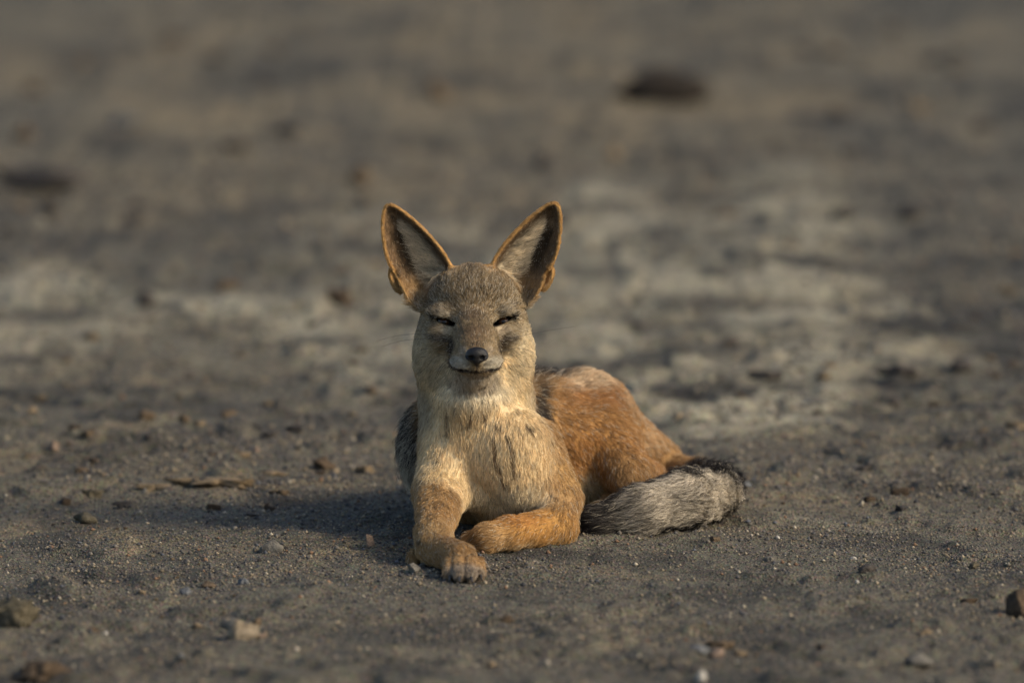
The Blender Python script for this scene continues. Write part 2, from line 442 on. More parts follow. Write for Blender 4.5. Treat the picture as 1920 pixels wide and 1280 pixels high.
# (px, py of the base, width px, height px, depth/width, palette, flat, name, label)
STONES = [
    (1232, 178, 205, 74, .5, VD, 0, 'rock', 'large dark brown elongated rock alone on the far bare dirt'),
    (56, 366, 230, 46, .5, DK, 0, 'rock', 'long low black rock on the ground in the far blur'),
    (678, 348, 58, 46, .8, BR, 0, 'clod', 'blurred orange brown dirt clod behind the tip of an ear'),
    (272, 565, 40, 32, .8, DK, 0, 'stone', 'blackish jagged stone at the edge of a pale crust strip'),
    (1056, 425, 32, 42, .8, DK, 0, 'stone', 'dark upright stone close behind an ear of the jackal'),
    (1022, 312, 44, 32, .8, DK, 0, 'stone', 'dark blurred stone beyond the upright stone by the ear'),
    (1156, 300, 36, 30, .8, TN, 0, 'stone', 'pale tan blurred stone on far dirt beyond the ears'),
    (425, 545, 60, 18, .7, BR, 1, 'stone', 'flat brown stone half sunk in a pale crust strip'),
    (640, 572, 78, 30, .7, DB, 1, 'clod', 'broad dark dirt clod beside the ear with a pale strip behind'),
    (1582, 415, 52, 26, .7, DK, 1, 'stone', 'dark low stone on the far edge of the pale crust'),
    (232, 240, 58, 26, .7, BG, 1, 'stone', 'blurred blue grey flat stone on far brown dirt'),
    (45, 262, 42, 40, .8, DB, 0, 'clod', 'round dark brown clod near the long low black rock'),
    (822, 180, 44, 44, .8, BR, 0, 'clod', 'faint tan brown clod in the farthest blur'),
    (1805, 692, 46, 26, .8, DK, 0, 'stone', 'black stone with a sharp edge beside the ragged dark crust'),
    (1673, 762, 27, 25, .9, DK, 0, 'stone', 'small square black stone standing alone on grey dirt'),
    (1905, 810, 64, 22, .8, TN, 1, 'crust_flake', 'thin tan slab of crust with a dark underside'),
    (1272, 786, 24, 18, .9, PT, 0, 'stone', 'small cream stone just behind the haunch of the jackal'),
    (1774, 842, 30, 11, .8, DK, 1, 'stone', 'thin flat dark stone on the gravel'),
    (1622, 882, 30, 10, .8, DK, 1, 'stone', 'sliver of dark stone behind the light gravel streak'),
    (1630, 946, 28, 10, .8, DB, 1, 'stone', 'dark brown chip on the light gravel streak'),
    (1626, 1074, 36, 18, .8, DK, 0, 'stone', 'smooth dark grey stone next to two white pebbles'),
    (1600, 1050, 16, 9, .9, WH, 0, 'pebble', 'white oblong pebble beside the smooth dark grey stone'),
    (1606, 1094, 10, 9, .9, WH, 0, 'pebble', 'tiny round white pebble in front of the smooth dark grey stone'),
    (1826, 1066, 28, 20, .9, OL, 0, 'clod', 'small olive tan clod near the dark brown chip of bark'),
    (1815, 1116, 46, 12, .6, DB, 1, 'stone', 'flat dark brown chip like bark lying on the dirt'),
    (1912, 1158, 76, 62, .8, DB, 0, 'rock', 'big rough black and brown rock rising from the dirt'),
    (1340, 1030, 24, 15, .9, BR, 0, 'clod', 'small brown clod in front of the curled tail'),
    (1318, 895, 14, 10, .9, GR, 0, 'pebble', 'grey pebble beside the tail fur'),
    (1388, 918, 44, 16, .8, BG, 1, 'stone', 'flat bluish stone just behind the outer bend of the tail'),
    (1445, 1052, 32, 10, .8, GR, 1, 'stone', 'thin pale grey stone on gravel beyond the small brown clod'),
    (1726, 1254, 62, 32, .8, GR, 0, 'stone', 'smooth rounded grey stone'),
    (1346, 1232, 30, 24, .9, PK, 0, 'pebble', 'pink rounded pebble in a little row of coloured stones'),
    (1352, 1218, 60, 18, .8, BR, 1, 'clod', 'flat brown clod behind the pink pebble'),
    (1388, 1230, 30, 16, .9, TN, 0, 'pebble', 'tan pebble beside the pink pebble'),
    (1308, 1226, 44, 14, .9, BG, 1, 'stone', 'flat blue grey stone beside the pink pebble'),
    (1316, 1276, 30, 24, .9, WH, 0, 'pebble', 'round whitish pebble in front of the row of coloured stones'),
    (456, 1200, 66, 44, .8, PT, 0, 'rock', 'chunky pale tan rock with a broken face'),
    (432, 1182, 44, 22, .8, GR, 0, 'stone', 'grey stone leaning on the chunky pale tan rock'),
    (488, 1196, 26, 14, .9, PK, 0, 'pebble', 'reddish pebble touching the chunky pale tan rock'),
    (480, 1160, 22, 18, .9, BR, 0, 'pebble', 'brown pebble behind the chunky pale tan rock'),
    (26, 1176, 92, 70, .8, OL, 0, 'clod', 'large shaggy olive brown clod of earth'),
    (66, 1282, 150, 46, .6, DB, 0, 'clod', 'wide dark brown mound of crumbled earth'),
    (512, 1036, 52, 30, .8, GR, 0, 'stone', 'grey pointed stone with a tan facet'),
    (692, 1024, 22, 30, .9, PK, 0, 'pebble', 'small upright pinkish pebble in the shadow beside the jackal'),
    (775, 1076, 26, 20, .9, GR, 0, 'pebble', 'smooth grey pebble touching the stretched foreleg'),
    (792, 1062, 14, 10, .9, GR, 0, 'pebble', 'tiny grey pebble tucked under the stretched foreleg'),
    (606, 882, 48, 28, .8, DB, 0, 'stone', 'dark brown humped stone beside a small tan pebble'),
    (628, 888, 16, 12, .9, PT, 0, 'pebble', 'small tan pebble beside the dark brown humped stone'),
    (686, 888, 48, 15, .8, TN, 1, 'crust_flake', 'flat tan flake of crust near the flank of the jackal'),
    (400, 914, 210, 22, .45, TN, 1, 'crust_flake', 'long ragged slab of dried mud crust'),
    (290, 922, 90, 12, .6, TN, 1, 'crust_flake', 'smaller mud crust flake at the end of the long slab'),
    (510, 892, 60, 9, .6, TN, 1, 'crust_flake', 'thin mud crust flake between the long slab and the humped stone'),
    (525, 928, 46, 12, .7, BR, 1, 'crust_flake', 'short brown flake in front of the long mud slab'),
    (270, 928, 14, 14, .9, GR, 0, 'pebble', 'pale grey pebble before the smaller mud crust flake'),
    (100, 846, 24, 20, .9, PK, 0, 'pebble', 'orange pink pebble on grey dirt'),
    (479, 850, 15, 14, .9, PK, 0, 'pebble', 'pale pink pebble on top of a tan lump'),
    (455, 858, 56, 14, .7, TN, 1, 'clod', 'low tan lump below the pale pink pebble'),
    (272, 788, 38, 22, .9, BR, 0, 'stone', 'brown humped stone in a scatter of clods'),
    (346, 797, 34, 16, .9, BR, 1, 'clod', 'flat brown clod in the scatter behind the mud slab'),
    (374, 800, 26, 12, .9, TN, 1, 'clod', 'pale brown clod next to the flat brown one'),
    (432, 784, 36, 24, .9, BR, 0, 'stone', 'pointed brown stone behind the low tan lump'),
    (336, 748, 20, 13, .9, OL, 0, 'pebble', 'olive pebble behind the scatter of brown clods'),
    (58, 786, 26, 16, .9, TN, 0, 'pebble', 'tan pebble on a dark streak of dirt'),
    (165, 812, 36, 12, .9, BR, 1, 'clod', 'flat brown clod beyond the orange pink pebble'),
    (152, 886, 28, 10, .9, BR, 1, 'clod', 'little brown flake before the orange pink pebble'),
    (192, 908, 22, 10, .9, TN, 1, 'pebble', 'tan chip near the smaller mud crust flake'),
    (472, 968, 24, 9, .9, DK, 0, 'pebble', 'black oval pebble in the shadow, the farther of two'),
    (456, 990, 26, 9, .9, DK, 0, 'pebble', 'black oval pebble in the shadow, the nearer of two'),
    (162, 982, 52, 26, .8, OL, 0, 'clod', 'crumbly olive clod on brown sand'),
    (172, 936, 50, 15, .7, OL, 1, 'clod', 'flat olive clod like dry moss'),
    (232, 954, 44, 16, .8, DK, 1, 'clod', 'dark crumbled clod beside the flat olive clod'),
    (392, 1102, 32, 16, .8, BR, 0, 'stone', 'brown stone lying on gravel before the sandy strip'),
    (348, 1116, 24, 16, .8, BG, 0, 'pebble', 'pale bluish pebble beside the brown stone on gravel'),
    (458, 1096, 40, 12, .7, BG, 1, 'stone', 'flat bluish stone flake on the gravel'),
    (266, 1112, 16, 10, .9, TN, 0, 'pebble', 'tan pebble on dark gravel'),
    (370, 1176, 18, 12, .9, TN, 0, 'pebble', 'orange tan pebble near the chunky pale tan rock'),
    (196, 1188, 12, 10, .9, WH, 0, 'pebble', 'whitish pebble beyond a dark earth patch'),
    (172, 1186, 28, 14, .9, DB, 1, 'clod', 'dark brown flat clod beside a whitish pebble'),
    (948, 1168, 36, 15, .8, DB, 0, 'clod', 'dark brown clod before the stretched paw'),
    (1545, 712, 30, 18, .8, TN, 0, 'stone', 'tan stone on the ragged dark crust'),
    (1690, 722, 110, 20, .4, DK, 1, 'crust_flake', 'long dark ragged mud ridge'),
    (1440, 715, 90, 22, .5, DK, 1, 'crust_flake', 'dark mud ridge behind the haunch'),
    (695, 735, 26, 16, .8, BR, 0, 'stone', 'brown stone beside the neck of the jackal'),
    (340, 1245, 22, 12, .9, BG, 0, 'pebble', 'blue grey pebble in the soft foreground'),
    (1735, 1190, 30, 12, .9, TN, 1, 'pebble', 'flat tan pebble behind the smooth rounded grey stone'),
    (1545, 1222, 36, 14, .8, DB, 1, 'clod', 'dark low clod between the coloured stones and the grey stone'),
    (920, 1252, 24, 16, .9, TN, 0, 'pebble', 'tan pebble on open foreground dirt'),
    (1495, 905, 14, 9, .9, TN, 0, 'pebble', 'tan pebble beyond the light gravel streak'),
    (1690, 918, 14, 10, .9, PT, 0, 'pebble', 'cream pebble on the far side of the light gravel streak'),
    (1458, 1012, 10, 8, .9, WH, 0, 'pebble', 'little white pebble before the tail bend'),
]
rocks = []
for k, (px, py, w, h, dep, pal, flat, nm, lab) in enumerate(STONES):
    g = G(px, py)
    for _ in range(3):                       # the base row on the uneven sheet
        d = ray(px, py); z = gz_at(g[0], g[1])[0]
        g = CAM + d * ((z - CAM[2]) / d[2])
    sc = math.dist(g, CAM) / FPX
    sx = w * sc / 2; sz = h * sc * .62; sy = sx * dep
    me = rock_mesh(nm, sx, sy, sz, 100 + k, 4 if w > 60 else 3 if w > 22 else 2, .8 if nm.startswith('c') else (.16 if k == 0 else .34), 3 if k == 0 else 9, bool(flat))
    yy = g[1] + sy * .75
    o = link(nm, me, stone_material(*pal), label=lab, kind='thing', category={'clod': 'clod', 'crust_flake': 'mud crust'}.get(nm, nm))
    o.location = (g[0], yy, gz_at(g[0], yy)[0] + sz * .42)
    o.rotation_euler = (0, 0, random.uniform(-.25, .25))
    rocks.append((g[0], yy, sx))

CL = {'dark brown': (DB, 34), 'dull tan': (TN, 34), 'dark grey': (DK, 30)}
for tone, (pal, cnt) in CL.items():
    protos = [rock_mesh('clod', 1, .9, .5, 700 + q, 2, .5, 5, q % 2 == 0) for q in range(4)]
    for p_ in protos:
        p_.materials.append(stone_material(*pal))
    made = 0
    while made < cnt:
        far_ = random.random() < .3
        px, py = random.uniform(5, 1915), (random.uniform(50, 440) if far_ else random.choice((random.uniform(430, 840), random.uniform(640, 960))))
        if 730 < px < 1320 and py < 960:
            continue
        g = G(px, py)
        w = random.uniform(30, 62) if far_ else random.uniform(14, 34) * (1.0 if random.random() < .8 else 1.5)
        sx = w / 2 * math.dist(g, CAM) / FPX
        if any(math.hypot(g[0] - a, g[1] - b) < c + sx * 1.3 for a, b, c in rocks):
            continue
        rocks.append((g[0], g[1], sx))
        o = bpy.data.objects.new('clod', protos[made % 4])
        COL.objects.link(o)
        o.location = (g[0], g[1], gz_at(g[0], g[1])[0] + sx * .18)
        o.scale = (sx, sx, sx * random.uniform(.7, 1.1))
        o.rotation_euler = (random.uniform(-.15, .15), random.uniform(-.15, .15), random.uniform(0, 6.28))
        o['label'] = f'low crumbly {tone} clod among those strewn behind the jackal'
        o['category'] = 'clod'
        o['group'] = f'{tone} clods strewn over the dirt'
        made += 1

PEB = {'tan': (TN, 60), 'dark grey': (DK, 90), 'grey': (GR, 60), 'pale': (PT, 22), 'brown': (BR, 40)}
for tone, (pal, cnt) in PEB.items():
    protos = [rock_mesh('pebble', 1, .85, .62, 900 + q, 1, .3, 4) for q in range(4)]
    for p_ in protos:
        p_.materials.append(stone_material(*pal))
    made = 0
    while made < cnt:
        px, py = random.uniform(10, 1910), random.choice((random.uniform(700, 1270), random.uniform(820, 1120)))
        if 730 < px < 1400 and py < 1110:
            continue
        g = G(px, py)
        w = random.uniform(5, 11) if py > 850 else random.uniform(7, 15)
        sx = w / 2 * math.dist(g, CAM) / FPX
        if any(math.hypot(g[0] - a, g[1] - b) < c + sx * 1.5 for a, b, c in rocks):
            continue
        rocks.append((g[0], g[1], sx))
        o = bpy.data.objects.new('pebble', protos[made % 4])
        COL.objects.link(o)
        o.location = (g[0], g[1], gz_at(g[0], g[1])[0] + sx * .28)
        o.scale = (sx,) * 3
        o.rotation_euler = (random.uniform(-.3, .3), random.uniform(-.3, .3), random.uniform(0, 6.28))
        o['label'] = f'very small {tone} loose pebble in the scatter over the dirt'
        o['category'] = 'pebble'
        o['group'] = f'small {tone} pebbles scattered on the dirt'
        made += 1


# ================================================================== the jackal
# ------------------------------------------------------------------ implicit body
class Field:
    def __init__(self, ax, ay, az):
        self.ax, self.ay, self.az = (np.asarray(q, np.float32) for q in (ax, ay, az))
        self.f = np.full((len(ax), len(ay), len(az)), 1.0, np.float32)

    def win(self, lo, hi, m):
        sl = []
        for a, l, h in zip((self.ax, self.ay, self.az), lo, hi):
            i0 = int(np.searchsorted(a, l - m)); i1 = int(np.searchsorted(a, h + m)) + 1
            sl.append(slice(max(0, i0 - 1), min(len(a), i1)))
        sl = tuple(sl)
        X = self.ax[sl[0]][:, None, None]; Y = self.ay[sl[1]][None, :, None]; Z = self.az[sl[2]][None, None, :]
        return sl, X, Y, Z

    def add(self, sl, d, k):
        a = self.f[sl]
        if k > 0:
            h = np.maximum(k - np.abs(a - d), 0) / k
            self.f[sl] = np.minimum(a, d) - h * h * k * .25
        else:
            self.f[sl] = np.minimum(a, d)

    def sub(self, sl, d, k):
        a = self.f[sl]; d = -d
        if k > 0:
            h = np.maximum(k - np.abs(a - d), 0) / k
            self.f[sl] = np.maximum(a, d) + h * h * k * .25
        else:
            self.f[sl] = np.maximum(a, d)

    def cone(self, a, b, ra, rb, k=.02, sub=False):
        a = np.asarray(a, float); b = np.asarray(b, float)
        rm = max(ra, rb)
        sl, X, Y, Z = self.win(np.minimum(a, b), np.maximum(a, b), rm + k + .012)
        ab = b - a; L = float(ab @ ab) + 1e-12
        t = np.clip(((X - a[0]) * ab[0] + (Y - a[1]) * ab[1] + (Z - a[2]) * ab[2]) / L, 0, 1)
        d = np.sqrt((X - a[0] - t * ab[0]) ** 2 + (Y - a[1] - t * ab[1]) ** 2 + (Z - a[2] - t * ab[2]) ** 2) - (ra + (rb - ra) * t)
        (self.sub if sub else self.add)(sl, d.astype(np.float32), k)

    def ell(self, c, r, k=.02, rot=None, sub=False):
        c = np.asarray(c, float); r = np.asarray(r, float)
        rm = r.max()
        sl, X, Y, Z = self.win(c, c, rm + k + .012)
        x, y, z = X - c[0], Y - c[1], Z - c[2]
        if rot is not None:
            M = rot
            x, y, z = (M[0][0] * x + M[0][1] * y + M[0][2] * z, M[1][0] * x + M[1][1] * y + M[1][2] * z, M[2][0] * x + M[2][1] * y + M[2][2] * z)
        k0 = np.sqrt((x / r[0]) ** 2 + (y / r[1]) ** 2 + (z / r[2]) ** 2)
        k1 = np.sqrt((x / r[0] ** 2) ** 2 + (y / r[1] ** 2) ** 2 + (z / r[2] ** 2) ** 2) + 1e-9
        d = k0 * (k0 - 1) / k1
        (self.sub if sub else self.add)(sl, d.astype(np.float32), k)

    def mesh(self):
        f = self.f
        ins = f < 0
        c = np.zeros(tuple(n - 1 for n in f.shape), np.uint8)
        for i in (0, 1):
            for j in (0, 1):
                for k in (0, 1):
                    c += ins[i:f.shape[0] - 1 + i, j:f.shape[1] - 1 + j, k:f.shape[2] - 1 + k]
        act = (c > 0) & (c < 8)
        I, J, K = np.nonzero(act)
        vid = np.full(act.shape, -1, np.int32)
        vid[I, J, K] = np.arange(len(I))
        acc = np.zeros((len(I), 3)); cnt = np.zeros(len(I))
        for ax in range(3):
            for p in (0, 1):
                for q in (0, 1):
                    o0 = [0, 0, 0]
                    o1 = [0, 0, 0]
                    oth = [d for d in range(3) if d != ax]
                    o0[oth[0]] = o1[oth[0]] = p; o0[oth[1]] = o1[oth[1]] = q
                    o1[ax] = 1
                    A = f[I + o0[0], J + o0[1], K + o0[2]]; B = f[I + o1[0], J + o1[1], K + o1[2]]
                    m = (A < 0) != (B < 0)
                    t = np.where(m, A / np.where(m, A - B, 1), 0)
                    p0 = np.stack([self.ax[I + o0[0]], self.ay[J + o0[1]], self.az[K + o0[2]]], -1)
                    p1 = np.stack([self.ax[I + o1[0]], self.ay[J + o1[1]], self.az[K + o1[2]]], -1)
                    acc += np.where(m[:, None], p0 + (p1 - p0) * t[:, None], 0); cnt += m
        V = acc / cnt[:, None]
        quads = []
        n = act.shape
        for ax in range(3):
            sh = [slice(0, None)] * 3; sh2 = [slice(0, None)] * 3
            sh[ax] = slice(0, -1); sh2[ax] = slice(1, None)
            chg = ins[tuple(sh)] != ins[tuple(sh2)]
            E = np.stack(np.nonzero(chg), -1)
            o = [d for d in range(3) if d != ax]
            ok = (E[:, o[0]] > 0) & (E[:, o[1]] > 0) & (E[:, o[0]] < n[o[0]]) & (E[:, o[1]] < n[o[1]])
            E = E[ok]
            flip = ins[E[:, 0], E[:, 1], E[:, 2]]
            q = []
            for (a, b) in ((-1, -1), (0, -1), (0, 0), (-1, 0)):
                e = E.copy(); e[:, o[0]] += a; e[:, o[1]] += b
                q.append(vid[e[:, 0], e[:, 1], e[:, 2]])
            q = np.stack(q, -1)
            if ax == 1:
                flip = ~flip
            q[~flip] = q[~flip][:, ::-1]
            quads.append(q)
        return V, np.concatenate(quads)


def axis_var(lo, hi, step, fines):
    out = [lo]
    while out[-1] < hi:
        s = step
        for a, b, st in fines:
            d = max(a - out[-1], out[-1] - b, 0)
            s = min(s, st + d * .12)
        out.append(out[-1] + s)
    return np.array(out)


XC = 888.0
ax_ = axis_var(-.185, .30, .0045, [(-.172, .068, .0017)])
ay_ = axis_var(-.40, .53, .0045, [(-.155, .03, .0017), (-.38, -.29, .002)])
az_ = axis_var(-.012, .45, .0045, [(.175, .43, .0017), (0, .04, .0025)])
F = Field(ax_, ay_, az_)


def C(p, q, rp, rq, k=18, sub=False):
    F.cone(P(*p), P(*q), rp * S, rq * S, k * S, sub)


def E(p, r, k=18, sub=False, rz=0, rx=0, ry=0):
    rot = None
    if rz or rx or ry:
        from mathutils import Euler
        rot = np.array(Euler((R(rx), R(ry), R(rz))).to_matrix().transposed())
    F.ell(P(*p), np.array(r) * S, k * S, rot, sub)


# trunk (radii already without the coat)
C((876, 838, .14), (1000, 800, .23), 126, 101, 30)
C((1000, 800, .23), (1100, 790, .31), 101, 87, 30)
E((1108, 793, .32), (86, 110, 88), 30)
C((1145, 812, .36), (1235, 864, .40), 68, 42, 30)           # rump
C((1095, 775, .27), (1180, 893, .14), 84, 40, 26)
E((1075, 840, .19), (62, 60, 72), 30)           # thigh
E((1120, 830, .21), (72, 60, 66), 30)
C((1192, 885, .15), (1225, 895, .30), 34, 24, 12)           # shank
C((1225, 905, .30), (1120, 962, .10), 22, 17, 10)           # hind foot
C((900, 930, .12), (1110, 905, .19), 58, 46, 30)            # belly
# neck, chest
C((888, 640, .055), (892, 740, .05), 92, 100, 30)
C((892, 740, .05), (900, 850, .045), 98, 112, 30)
E((900, 835, .012), (100, 82, 100), 26)
E((957, 852, -.012), (80, 74, 92), 16)
E((985, 905, -.002), (70, 66, 58), 16)
E((890, 912, .006), (62, 62, 46), 12)
E((955, 945, .03), (72, 74, 48), 20)
E((850, 880, -.012), (44, 48, 56), 14)
# stretched foreleg
C((838, 815, .03), (829, 920, -.03), 46, 49, 20)
C((826, 920, -.03), (814, 1000, -.19), 46, 31, 22)
C((812, 1004, -.19), (815, 1024, -.225), 33, 31, 14)
C((812, 1028, -.22), (862, 1044, -.295), 30, 27, 12)
E((776, 1046, -.205), (12, 14, 16), 8)
for (ax0, ay0, ad), (bx, by, bd), r in (((845, 1054, -.305), (843, 1075, -.345), 13.4), ((861, 1050, -.31), (861, 1076, -.362), 13.8),
                                     ((880, 1051, -.31), (882, 1077, -.362), 13.8), ((893, 1055, -.30), (899, 1074, -.345), 12.6)):
    C((ax0, ay0, ad), (bx, by, bd), r, r * .86, 4)
# folded foreleg
C((1005, 830, .03), (1046, 935, .0), 46, 42, 24)
C((1046, 935, .0), (1043, 985, -.05), 40, 36, 16)
C((1043, 987, -.055), (955, 1000, -.105), 36, 30, 14)
C((955, 1000, -.105), (915, 1008, -.125), 29, 26, 12)
C((915, 1008, -.125), (890, 1014, -.12), 25, 20, 10)
# tail
TAIL = [(1245, 868, .40, 24), (1305, 893, .33, 27), (1345, 912, .22, 36), (1337, 922, .12, 42), (1290, 933, .06, 46), (1205, 954, .02, 39), (1130, 976, .01, 26), (1078, 992, .015, 14)]
for a, b in zip(TAIL[:-1], TAIL[1:]):
    C(a[:3], b[:3], a[3], b[3], 14)
# head
E((XC, 586, .018), (92, 88, 90), 20)                       # cranium
E((XC, 552, .0), (72, 62, 50), 18)                         # forehead
for s in (-1, 1):
    E((XC + s * 62, 640, .015), (44, 62, 62), 24)          # cheeks
    E((XC + s * 50, 628, -.022), (38, 36, 28), 18)
    E((XC + s * 66, 676, .025), (42, 56, 56), 26)
    E((XC + s * 56, 584, -.026), (29, 24, 15), 14, rz=-s * 30)         # brow
C((XC, 600, -.02), (XC + 4, 652, -.082), 43, 36, 18)       # bridge of the nose
C((XC + 1, 652, -.03), (XC + 5, 672, -.092), 50, 35, 14)   # muzzle
for s in (-1, 1):
    E((XC + 5 + s * 21, 676, -.083), (25, 36, 21), 13)      # upper lips
C((XC + 2, 690, -.03), (XC + 5, 701, -.082), 38, 19, 8)    # lower jaw
C((XC, 690, .0), (XC + 2, 740, .0), 60, 70, 30)            # throat
# mouth line
MOUTH = [(846, 672, -.06), (853, 685, -.077), (867, 693, -.098), (893, 696, -.112), (919, 693, -.098), (934, 685, -.077), (941, 672, -.06)]
for a, b in zip(MOUTH[:-1], MOUTH[1:]):
    C((a[0], a[1], a[2] - .006), (b[0], b[1], b[2] - .006), 2.6, 2.6, 3, True)

# ears: a cupped sheet inside an outline, open towards the front
EAR_OUT = [(852, 528), (848, 505), (832, 476), (805, 444), (775, 415), (748, 395), (733, 388), (722, 391), (717, 404), (716, 430), (719, 462),
           (726, 490), (740, 516), (756, 545), (768, 570), (790, 585), (825, 570)]


def poly_sd(x, z, pts):
    """signed distance to a closed polygon, positive inside"""
    d = np.full(np.broadcast(x, z).shape, 1e9)
    ins = np.zeros(d.shape, bool)
    n = len(pts)
    for i in range(n):
        ax, az = pts[i]; bx, bz = pts[(i + 1) % n]
        ex, ez = bx - ax, bz - az
        t = np.clip(((x - ax) * ex + (z - az) * ez) / (ex * ex + ez * ez + 1e-12), 0, 1)
        d = np.minimum(d, np.hypot(x - ax - t * ex, z - az - t * ez))
        c = ((az > z) != (bz > z)) & (x < (bx - ax) * (z - az) / (bz - az + 1e-12) + ax)
        ins ^= c
    return np.where(ins, d, -d)


def smooth_poly(pts, it=2):
    p = np.array(pts, float)
    for _ in range(it):
        q = np.roll(p, -1, 0)
        p = np.stack([.75 * p + .25 * q, .25 * p + .75 * q], 1).reshape(-1, 2)
    return p


EARS = {}
EAR_Y = .0
for s in (-1, 1):
    pts = np.array([P(px, py, EAR_Y) for px, py in smooth_poly(EAR_OUT, 2)])
    pts = pts[:, [0, 2]]
    if s == 1:
        x884 = P(884, 500, EAR_Y)[0]
        pts[:, 0] = 2 * x884 - pts[:, 0]
        pts[:, 1] += .0025
    EARS[s] = pts


def ear_sheet(x, z, s):
    d = poly_sd(x, z, EARS[s])
    tipz = EARS[s][:, 1].max(); base = EARS[s][:, 1].min()
    u = np.clip((z - base) / (tipz - base), 0, 1)
    depth = .040 * (1 - .55 * u)
    y = EAR_Y + .006 + .018 * u + depth * (1 - np.exp(-np.maximum(d, 0) / .011)) * .85
    return d, y


for s in (-1, 1):
    pts = EARS[s]
    lo = np.array([pts[:, 0].min(), EAR_Y - .01, pts[:, 1].min()]); hi = np.array([pts[:, 0].max(), EAR_Y + .07, pts[:, 1].max()])
    sl, X, Y, Z = F.win(lo, hi, .012)
    d2, ys = ear_sheet(X, Z, s)
    th = .0019
    uu = np.clip((Z - pts[:, 1].min()) / (pts[:, 1].max() - pts[:, 1].min()), 0, 1)
    gr = .040 * (1 - .55 * uu) * .85 / .011 * np.exp(-np.maximum(d2, 0) / .011)
    q = np.abs(Y - ys) / np.sqrt(1 + gr * gr) - th
    d = np.where(d2 > 0, q, np.sqrt((Y - ys) ** 2 + d2 ** 2) - th)
    F.add(sl, d.astype(np.float32), .008)
    # the little pocket on the outer edge
    pk = 744 if s == -1 else 1768 - 744
    E((pk, 524 - 2 * s, .022), (13, 9, 27), 5, ry=s * 22)
    E((pk + s * 1, 521 - 2 * s, .017), (6.5, 10, 19), 3, True, ry=s * 22)

# eyes: slits cut through the lids
EYES = {-1: ((835, 602), (815, 597), (854, 608)), 1: ((942, 601), (961, 594), (924, 609))}
EYE_Y = {}
for s in (-1, 1):
    (cx, cy), o, i = EYES[s]
    # depth of the lid surface at the eye
    col = P(cx, cy, -.05)
    xi = int(np.argmin(abs(ax_ - col[0]))); zi = int(np.argmin(abs(az_ - col[2])))
    line = F.f[xi, :, zi]
    sy_ = float(ay_[np.argmax(line < 0)])
    EYE_Y[s] = sy_
    for t in np.linspace(-1, 1, 9):
        px = cx + (o[0] - cx if t < 0 else i[0] - cx) * abs(t)
        py = cy + (o[1] - cy if t < 0 else i[1] - cy) * abs(t)
        r = 1.6 + 3.7 * (1 - t * t)
        C((px, py, sy_ - .02), (px, py, sy_ + .012), r, r, 2, True)

V, Q = F.mesh()
# drop stray islands: keep the biggest
from collections import defaultdict
par = np.arange(len(V))
for _ in range(200):
    m = np.minimum.reduce([par[Q[:, 0]], par[Q[:, 1]], par[Q[:, 2]], par[Q[:, 3]]])
    old = par.copy()
    for c in range(4):
        np.minimum.at(par, Q[:, c], m)
    par = par[par]
    if (old == par).all():
        break
ids, cn = np.unique(par, return_counts=True)
keepv = par == ids[np.argmax(cn)]
remap = np.cumsum(keepv) - 1
Q = remap[Q[keepv[Q[:, 0]]]]
V = V[keepv]


def vnormals(V, Q):
    fn = np.cross(V[Q[:, 2]] - V[Q[:, 0]], V[Q[:, 3]] - V[Q[:, 1]])
    n = np.zeros_like(V)
    for c in range(4):
        np.add.at(n, Q[:, c], fn)
    return n / (np.linalg.norm(n, axis=1, keepdims=True) + 1e-12)


# light smoothing
for _ in range(1):
    acc = np.zeros_like(V); cn = np.zeros(len(V))
    for a, b in ((0, 1), (1, 2), (2, 3), (3, 0)):
        np.add.at(acc, Q[:, a], V[Q[:, b]]); np.add.at(cn, Q[:, a], 1)
        np.add.at(acc, Q[:, b], V[Q[:, a]]); np.add.at(cn, Q[:, b], 1)
    V = V + .45 * (acc / cn[:, None] - V)
N = vnormals(V, Q)
vol = np.einsum('ij,ij->i', V[Q[:, 0]], np.cross(V[Q[:, 1]], V[Q[:, 2]])).sum()
if vol < 0:
    Q = Q[:, ::-1]; N = -N


# ------------------------------------------------------------------ coat fields (soft brushes in space)
def brush(p, items, base):
    base = np.asarray(base, float)
    out = np.tile(base, (len(p), 1)) if base.ndim else np.full(len(p), float(base))
    for it in items:
        c, r, val = it[0], it[1], it[2]
        st = it[3] if len(it) > 3 else 1.0
        hard = it[4] if len(it) > 4 else .35
        c = P(*c)
        r = np.array(r if isinstance(r, tuple) else (r, r, r), float) * S
        d = np.sqrt((((p - c) / r) ** 2).sum(1))
        w = st * (1 - sstep(hard, 1.0, d))
        if base.ndim:
            out = out * (1 - w[:, None]) + np.asarray(val, float) * w[:, None]
        else:
            out = out * (1 - w) + val * w
    return out


CREAM = (.7, .47, .26); WHITE = (.86, .77, .58); TANF = (.46, .29, .12); ORANGE = (.39, .215, .08); RUST = (.27, .115, .04)
GREYB = (.275, .205, .115); DARKF = (.03, .026, .024); BROWN = (.13, .085, .05); GREYW = (.36, .32, .26); PALEG = (.5, .42, .29)
TIPY = P(727, 388, 0)

